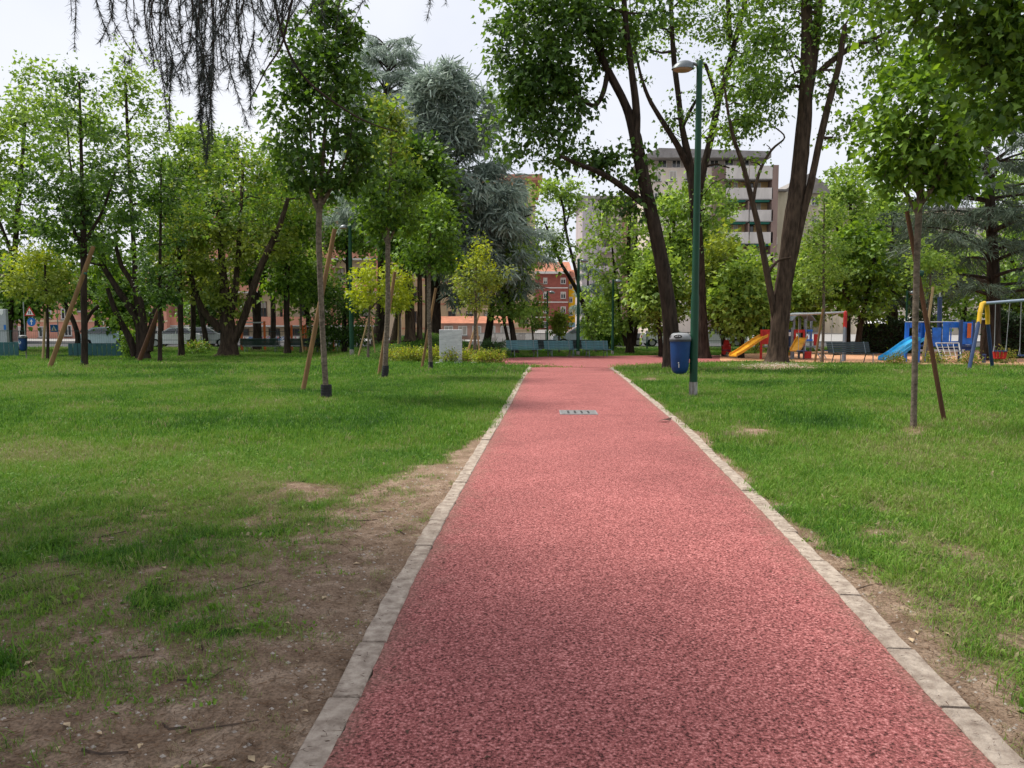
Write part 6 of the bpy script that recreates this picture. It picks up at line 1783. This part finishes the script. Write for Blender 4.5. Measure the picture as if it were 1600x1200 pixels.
# ------------------------------------------------------------------ cars
M_GLASS = mat('car_glass', (0.02, 0.025, 0.03), 0.08, 0.1, spec=.8)
M_TYRE = mat('tyre', (0.015, 0.015, 0.016), .9, .1)
M_RIM = mat('wheel_rim', (.4, .4, .41), .35, .1, metal=.7)
M_LIGHTR = mat('tail_lamp', (.4, .02, .02), .3, .05)
M_LIGHTW = mat('head_lamp', (.75, .75, .72), .2, .05)
def car(label, u, D, col, rz=0.0, s=1.0):
    b = Vector((P(u, 540, D).x, D, -.486 if D > 55 else float(gz(P(u, 540, D).x, D))))
    root = thing('parked_car', label, 'car', b, rz, 'cars parked along the street')
    root.scale = (s, s, s)
    paint = mat('car_paint', col, .3, .05, 4, spec=.6, coat=.6)
    side = [(-2.05, .32), (-2.1, .62), (-2.0, .84), (-1.75, .93), (-1.1, .97), (-.35, 1.43), (.2, 1.48), (.95, 1.43), (1.6, 1.0), (1.98, .92), (2.08, .66), (2.05, .32), (1.72, .25), (1.65, .50), (1.3, .62), (.95, .50), (.88, .25), (-.88, .25), (-.95, .50), (-1.3, .62), (-1.65, .50), (-1.72, .25)]
    bd = MB(); n = len(side)
    vs = []
    for y, ins in ((-.82, 1), (-.72, 0), (.72, 0), (.82, 1)):
        for x, z in side:
            if z > 1.1: yy = y * .80
            else: yy = y
            vs.append((x, yy, z))
    fs = []
    for k_ in range(3):
        for i in range(n):
            j = (i + 1) % n
            fs.append((k_ * n + j, k_ * n + i, (k_ + 1) * n + i, (k_ + 1) * n + j))
    fs += [tuple(range(n)), tuple(3 * n + i for i in range(n - 1, -1, -1))]
    bd.add(vs, fs).build('body', paint, root, smooth=True)
    for sy in (-1, 1):
        y = sy * .83
        for poly in ([(-.92, 1.0), (-.33, 1.36), (.12, 1.40), (.12, 1.0)], [(.18, 1.0), (.18, 1.40), (.85, 1.36), (1.30, 1.02)]):
            MB().add([(x, y + (-.01 if sy < 0 else .01) + (-sy * .13 if z > 1.1 else 0), z) for x, z in poly], [(0, 1, 2, 3)]).build('side_window', M_GLASS, root)
        for x in (-1.3, 1.3):
            w = MB().tube([(x, y - .11 * sy, .31), (x, y + .03 * sy, .31)], .31, 18).build('tyre', M_TYRE, root)
            MB().tube([(x, y + .028 * sy, .31), (x, y + .045 * sy, .31)], .2, 14).build('rim', M_RIM, w)
    MB().add([(-1.02, -.62, 1.03), (-1.02, .62, 1.03), (-.40, .56, 1.42), (-.40, -.56, 1.42)], [(0, 1, 2, 3)]).build('windscreen', M_GLASS, root)
    MB().add([(1.0, -.56, 1.42), (1.0, .56, 1.42), (1.56, .62, 1.06), (1.56, -.62, 1.06)], [(0, 1, 2, 3)]).build('rear_window', M_GLASS, root)
    for y in (-.6, .6):
        MB().box(-2.1, -2.03, y - .16, y + .16, .62, .78).build('headlight', M_LIGHTW, root)
        MB().box(2.0, 2.08, y - .14, y + .14, .68, .86).build('tail_light', M_LIGHTR, root)
    return root
car('white parked car seen beside the slender tree on the left', 278, 56.8, (.70, .71, .72), R(4))
car('silver parked car left of the pollarded maple', 325, 57.5, (.42, .44, .46), R(180))
car('pale blue grey parked car behind the left teal boards', 172, 57.0, (.30, .42, .46), R(178))
car('white parked car behind the right dark bench', 515, 57.5, (.70, .70, .69), R(2))
car('silver blue parked car right of the teal benches', 905, 58.5, (.38, .42, .48), R(3))
car('white parked car seen right of the leaning maple trunk', 1042, 58, (.68, .68, .68), R(182))
car('white parked car half hidden by the red spring toy', 1120, 58, (.66, .67, .68), R(-3))
car('dark grey parked car behind the slender multi stemmed tree', 968, 58.8, (.10, .11, .12), R(180))

# ------------------------------------------------------------------ buildings
M_FRAME = mat('window_frame_white', (.66, .65, .62), .6, .06)
M_FRAME_DK = mat('window_frame_brown', (.16, .10, .07), .6, .1)
M_PANE = mat('window_pane', (.035, .04, .045), .12, .2, .6, spec=.7)
M_SHUT = mat('rolled_shutter', (.40, .37, .33), .7, .08, 3)
def wallmat(name, c, var=.15): return mat(name, c, .9, var, .8, .15, 3.0, stretch=(1, 1, .25))
class Block:
    def __init__(s, name, label, u0, u1, vtop, D, depth, m, cat='building', base=-.4):
        s.D = D; s.a = P(u0, 540, D); s.c = P(u1, 540, D)
        s.root = thing(name, label, cat, (s.a.x, D, base)); s.base = base
        s.h = P(u0, vtop, D).z - base; s.w = s.c.x - s.a.x; s.depth = depth
        MB().box(0, s.w, 0, depth, -.2, s.h).build('wall', m, s.root)
    def xz(s, u, v):
        q = P(u, v, s.D); return q.x - s.a.x, q.z - s.base
    def slab(s, name, u0, u1, v0, v1, y0, y1, m, par=None):
        x0, z1 = s.xz(u0, v0); x1, z0 = s.xz(u1, v1)
        return MB().box(x0, x1, y0, y1, z0, z1).build(name, m, par or s.root)
    def window(s, u0, u1, v0, v1, fm=None, shutter=0.0, y=0.0, pane=None):
        x0, z1 = s.xz(u0, v0); x1, z0 = s.xz(u1, v1); f = min(.09, (x1 - x0) * .12)
        w = MB()
        w.box(x0, x0 + f, y - .06, y - .002, z0, z1); w.box(x1 - f, x1, y - .06, y - .002, z0, z1)
        w.box(x0 + f, x1 - f, y - .06, y - .002, z0, z0 + f); w.box(x0 + f, x1 - f, y - .06, y - .002, z1 - f, z1)
        w.box((x0 + x1) / 2 - f * .35, (x0 + x1) / 2 + f * .35, y - .05, y - .004, z0 + f, z1 - f)
        o = w.build('window', fm or M_FRAME, s.root)
        MB().box(x0 + f, x1 - f, y - .02, y - .003, z0 + f, z1 - f).build('pane', pane or M_PANE, o)
        if x1 - x0 > .7: MB().box(x0 - .08, x1 + .08, y - .16, y - .0625, z0 - .09, z0 - .005).build('sill', M_PAVE, o)
        if shutter: MB().box(x0 + f, x1 - f, y - .045, y - .022, z1 - f - (z1 - z0 - 2 * f) * shutter, z1 - f).build('shutter', M_SHUT, o)
        return o
    def gable(s, name, u0, u1, v_eave, v_ridge, m, over=.5):
        x0, ze = s.xz(u0, v_eave); x1, zr = s.xz(u1, v_ridge)
        MB().xprism([(-over, ze), (s.depth + over, ze), (s.depth / 2, zr)], x0 - over, x1 + over).build(name, m, s.root)

M_SALMON = wallmat('salmon_render', (.64, .29, .20)); M_CREAM = wallmat('cream_render', (.70, .55, .38)); M_TERRA = mat('terracotta_roof', (.42, .17, .10), .85, .2, 2)
# brown block, far left
B = Block('apartment_block', 'brown grey block at the far left edge behind the totem', -190, -70, 380, 62, 8, wallmat('mauve_brown_render', (.22, .155, .14)))
B.slab('base_band', -190, -70, 470, 500, -.05, -.003, wallmat('grey_base', (.30, .28, .28)))
for v in (400, 435): B.window(-120, -105, v, v + 18)
# pink low wing
B = Block('apartment_block', 'low pink house with terracotta roof behind the left fence', 23, 262, 452, 78, 12, wallmat('pink_render', (.68, .33, .24)))
B.gable('roof', 23, 262, 453, 420, M_TERRA, .6)
for (u, v) in [(24, 482), (44, 482), (68, 480), (95, 482), (120, 470), (150, 466), (175, 480), (200, 482), (228, 482), (24, 510), (60, 510), (100, 508), (150, 490), (170, 490), (235, 510)]:
    B.window(u, u + 13, v, v + 17, shutter=random.choice([0, 0, .4]))
B.slab('string_course', 23, 262, 500, 503, -.08, -.003, M_CREAM)
# salmon and cream terraces
B = Block('apartment_block', 'long salmon and cream terrace block behind the dark benches', 263, 598, 300, 80, 14, M_CREAM)
for v in (340, 392, 443, 495):
    bal = B.slab('balcony', 263, 598, v, v + 13, -1.25, -1.10, M_SALMON)
    B.slab('floor_slab', 263, 598, v + 13.2, v + 15.2, -1.3, -.003, M_FRAME, bal)
    for u in range(270, 590, 32):
        B.window(u + (v // 7) % 9, u + 13 + (v // 7) % 9, v - 24, v + 8, shutter=random.choice([0, .3, .7]), fm=M_FRAME_DK)
    for u in (300, 372, 446, 520, 590): B.slab('divider', u, u + 2.2, v - 36, v - .2, -1.1, -.003, M_SALMON)
B.slab('shop_front', 330, 470, 512, 532, -.05, -.003, M_CREAM)
for u in (340, 372, 420, 452): B.window(u, u + 18, 513, 531, fm=M_FRAME_DK, y=-.055)
B.gable('roof', 263, 598, 300, 278, M_TERRA, .8)
# cream block behind the cedars
B = Block('apartment_block', 'tall cream block with orange eaves hidden behind the cedars', 602, 836, 284, 95, 14, wallmat('warm_cream_render', (.66, .48, .30)))
B.slab('eaves', 598, 847, 275, 284, -1.2, 14.5, wallmat('eaves_salmon', (.48, .22, .15)))
for v in (296, 334, 372, 410, 448, 486):
    for u in (612, 640, 668, 700, 728, 756, 784, 812): B.window(u, u + 12, v, v + 18, shutter=random.choice([0, .4, 1, .2]), fm=M_FRAME_DK)
    B.slab('string_course', 602, 836, v + 26, v + 28, -.07, -.003, M_SALMON)
B = Block('garage_row', 'low terracotta roofed garages behind the stone slab', 690, 800, 505, 74, 5, wallmat('garage_render', (.50, .30, .24)))
B.gable('roof', 690, 800, 505, 494, M_TERRA, .4)
for u in (694, 716, 738, 760, 782): B.window(u, u + 14, 509, 524, shutter=1)
# red brick building with yellow side
M_BRICK = mat('red_brick', (.30, .095, .075), .9, .15, 1.5, .2, 12)
B = Block('brick_building', 'red brick house with white bands and tiled roof behind the teal benches', 796, 887.5, 428, 150, 14, M_BRICK)
for v in (449, 471.3, 495, 518): B.slab('string_course', 796, 887.5, v, v + 1.5, -.12, -.003, M_FRAME)
B.slab('eaves', 793, 889, 424.5, 428, -1.1, 15, M_FRAME)
B.gable('roof', 795, 887, 424.4, 405, M_TERRA, .8)
for (u0, u1, v0, v1, sh) in [(876, 884, 434, 443.5, .3), (876, 884, 456, 466.5, .35), (849, 855, 478, 489, 0), (848, 855, 502, 511.5, 0), (876, 884, 502, 511.5, .2), (849, 855, 434, 443.5, .6), (849, 855, 456, 466.5, .3), (876, 884, 479, 489, .4), (825, 832, 434, 443.5, 0), (825, 832, 456, 466, .5), (825, 832, 479, 489, 0), (825, 832, 502, 511, 0)]:
    B.window(u0, u1, v0, v1, shutter=sh)
B = Block('yellow_building', 'bright yellow building wing beside the red brick house', 888, 907, 438, 152, 14, wallmat('yellow_render', (.80, .47, .015), .05))
B.gable('roof', 888, 907, 438, 418, M_TERRA, .5)
for (v0, v1) in ((444, 452), (464, 473), (484.5, 493)): B.window(889, 894.5, v0, v1, shutter=.3)
B.slab('awning', 888.5, 900, 504, 511, -1.0, -.003, mat('blue_awning', (.25, .42, .52), .7, .1))
# pale grey pink block
M_GP = wallmat('grey_pink_render', (.46, .40, .40)); M_LAV = wallmat('lavender_grey_panel', (.50, .47, .52))
B = Block('apartment_block', 'pale grey pink block left of the leaning maple', 910, 1012, 312, 120, 14, M_GP)
B.slab('corner_panel', 910, 934, 312, 530, -.3, -.003, M_LAV)
B.slab('roof_slab', 906, 1014, 307, 311.8, -.8, 14.6, M_PAVE)
for v in (316, 345, 374, 403, 432, 461, 490):
    B.window(941, 951, v, v + 12, fm=M_FRAME_DK); B.window(962, 970, v, v + 12, fm=M_FRAME_DK, shutter=.4); B.window(984, 996, v, v + 13, fm=M_FRAME_DK, shutter=.2)
    bal = B.slab('balcony', 935, 958, v + 13, v + 20, -1.1, -1.0, M_LAV); B.slab('floor_slab', 935, 958, v + 20.2, v + 21.4, -1.15, -.003, M_PAVE, bal)
    B.slab('brick_panel', 972, 982, v - 2, v + 26, -.06, -.003, wallmat('pink_brick_panel', (.36, .22, .19)))
# balcony block
B = Block('apartment_block', 'balcony block with ochre recesses and dark overhanging roof behind the lamp post', 1012, 1201, 262, 108, 14, wallmat('beige_render', (.70, .61, .53)))
M_OCH = wallmat('ochre_recess', (.62, .42, .20)); M_PAR = wallmat('white_grey_parapet', (.60, .56, .53)); M_AWN = mat('green_awning', (.02, .16, .12), .7, .1)
ph_ = B.slab('penthouse', 1022, 1186, 241, 262, 1.0, 12, wallmat('penthouse_render', (.50, .45, .42)))
for u in (1030, 1052, 1112, 1135, 1160): B.window(u, u + 14, 247, 260, y=1.0)
x0, z0 = B.xz(1010, 246); x1, z1 = B.xz(1201, 234)
zt = z1; 
MB().add([(x0 - 1.0, -1.2, z0 - .25), (x1, -1.2, z0 - .25), (x1, 13, z0 - .25), (x0 - 1.0, 13, z0 - .25), (x0 + 1.5, -1.2, zt), (x1, -1.2, zt - .45), (x1, 13, zt - .45), (x0 + 1.5, 13, zt)],
         [(3, 2, 1, 0), (4, 5, 6, 7), (0, 1, 5, 4), (1, 2, 6, 5), (2, 3, 7, 6), (3, 0, 4, 7)]).build('roof', mat('dark_roof_metal', (.27, .255, .25), .6, .15, 2), B.root)
B.slab('brown_column', 1113, 1128, 262, 520, -.4, -.003, wallmat('brown_panel', (.27, .19, .165)))
for i, v in enumerate((263, 297, 331, 365, 399, 433, 467)):
    hh_ = 20 if i == 0 else 17
    for (u0, u1) in ((1129, 1163), (1165, 1200)):
        bal = B.slab('balcony', u0, u1, v, v + hh_, -1.9, -1.78, M_PAR)
        B.slab('floor_slab', u0, u1, v + hh_ + .05, v + hh_ + 1.2, -1.95, -.003, M_PAVE, bal)
        B.slab('recess_wall', u0, u1, v + hh_ + 1.4, v + 33.6, -.10, -.003, M_OCH)
        B.window(u0 + 1, u0 + 12, v + hh_ + 2.5, v + 33.5, y=-.105, fm=M_FRAME_DK); B.window(u0 + 17, u0 + 23, v + hh_ + 2.5, v + 33.5, y=-.105, fm=M_FRAME, shutter=.8)
        if (i + u0) % 2 == 0 or i == 2: B.slab('awning', u0, u1 - 4, v + hh_ + 1.5, v + hh_ + 4, -1.7, -.5, M_AWN, bal)
    B.slab('partition', 1163.1, 1164.9, v + 20, v + 33.8, -1.7, -.003, wallmat('brown_partition', (.27, .19, .165)))
    for u in (1022, 1046, 1070, 1094): B.window(u, u + 11, v + 4, v + 20, shutter=random.choice([0, .4, .8]))
B.slab('corner_column', 1200.2, 1202.5, 262, 520, -1.9, -.003, wallmat('brown_corner', (.27, .19, .165)))
# greenish block
M_GB = wallmat('greenish_beige_render', (.42, .38, .28))
B = Block('apartment_block', 'greenish beige house with chimney and sloping roof right of the balcony block', 1204, 1240, 300, 118, 14, M_GB)
B.slab('roof', 1200, 1228, 297, 300, -.9, 14.5, mat('roof_edge_dark', (.15, .14, .13), .7, .1))
B.window(1206, 1214, 306, 318, fm=M_FRAME, shutter=.5); B.window(1206, 1214, 338, 350, fm=M_FRAME, shutter=.3); B.window(1206, 1214, 370, 382, fm=M_FRAME)
B = Block('apartment_block', 'olive beige gabled house with brick chimney behind the thick maple trunk', 1222, 1345, 300, 124, 16, wallmat('olive_beige_render', (.50, .45, .33)))
x0, ze = B.xz(1222, 300); x1, _ = B.xz(1345, 300); xm, zr = B.xz(1262, 272); x2, z2 = B.xz(1300, 296)
MB().prism([(x0 - .6, ze - .3), (x2, ze - .3), (x2, z2), (xm, zr)], -.7, 16.5).build('roof', mat('grey_tile_roof', (.26, .24, .22), .85, .15, 2), B.root)
MB().box(x2 + .01, x1 + .5, -.5, 16.4, ze + .002, ze + .5).build('flat_roof', M_PAVE, B.root)
cx, cz = B.xz(1281, 271); MB().box(cx, cx + 1.0, 4, 5, ze, cz).build('chimney', M_BRICK, B.root)
for v in (308, 338, 368, 398, 428, 458, 488):
    for u in (1246, 1268, 1300, 1322): B.window(u, u + 10, v, v + 13, shutter=random.choice([0, .4, .8]))
# pale block at the right
B = Block('apartment_block', 'cream block glimpsed through the trees at the right', 1352, 1700, 330, 100, 14, wallmat('pale_cream_render', (.66, .58, .46)))
B.slab('eaves', 1348, 1704, 326, 329.8, -1, 14.5, M_PAVE)
for v in (342, 378, 414, 450, 486):
    for u in range(1362, 1690, 30): B.window(u, u + 13, v, v + 18, shutter=random.choice([0, .4, .8]))
    bal = B.slab('balcony', 1480, 1560, v + 16, v + 25, -1.2, -1.1, M_PAR)
for (u0, u1, D, lb) in [(1360, 1395, 62, 'white pyramid tent roof behind the hedge, left one'), (1412, 1440, 62, 'white pyramid tent roof behind the hedge, right one')]:
    a, c = P(u0, 505, D), P(u1, 505, D); z0 = a.z; zt = P(u0, 493, D).z; w = c.x - a.x
    g_ = thing('gazebo', lb, 'gazebo', ((a.x + c.x) / 2, D, -.5)); z0 += .5; zt += .5
    MB().add([(-w / 2, -w / 2, z0), (w / 2, -w / 2, z0), (w / 2, w / 2, z0), (-w / 2, w / 2, z0), (0, 0, zt)], [(0, 1, 4), (1, 2, 4), (2, 3, 4), (3, 0, 4)]).build('canopy', M_SIGNWHITE, g_)
    for sx in (-1, 1):
        for sy in (-1, 1): MB().box(sx * w * .47 - .03, sx * w * .47 + .03, sy * w * .47 - .03, sy * w * .47 + .03, -.05, z0).build('leg', M_POLE, g_)
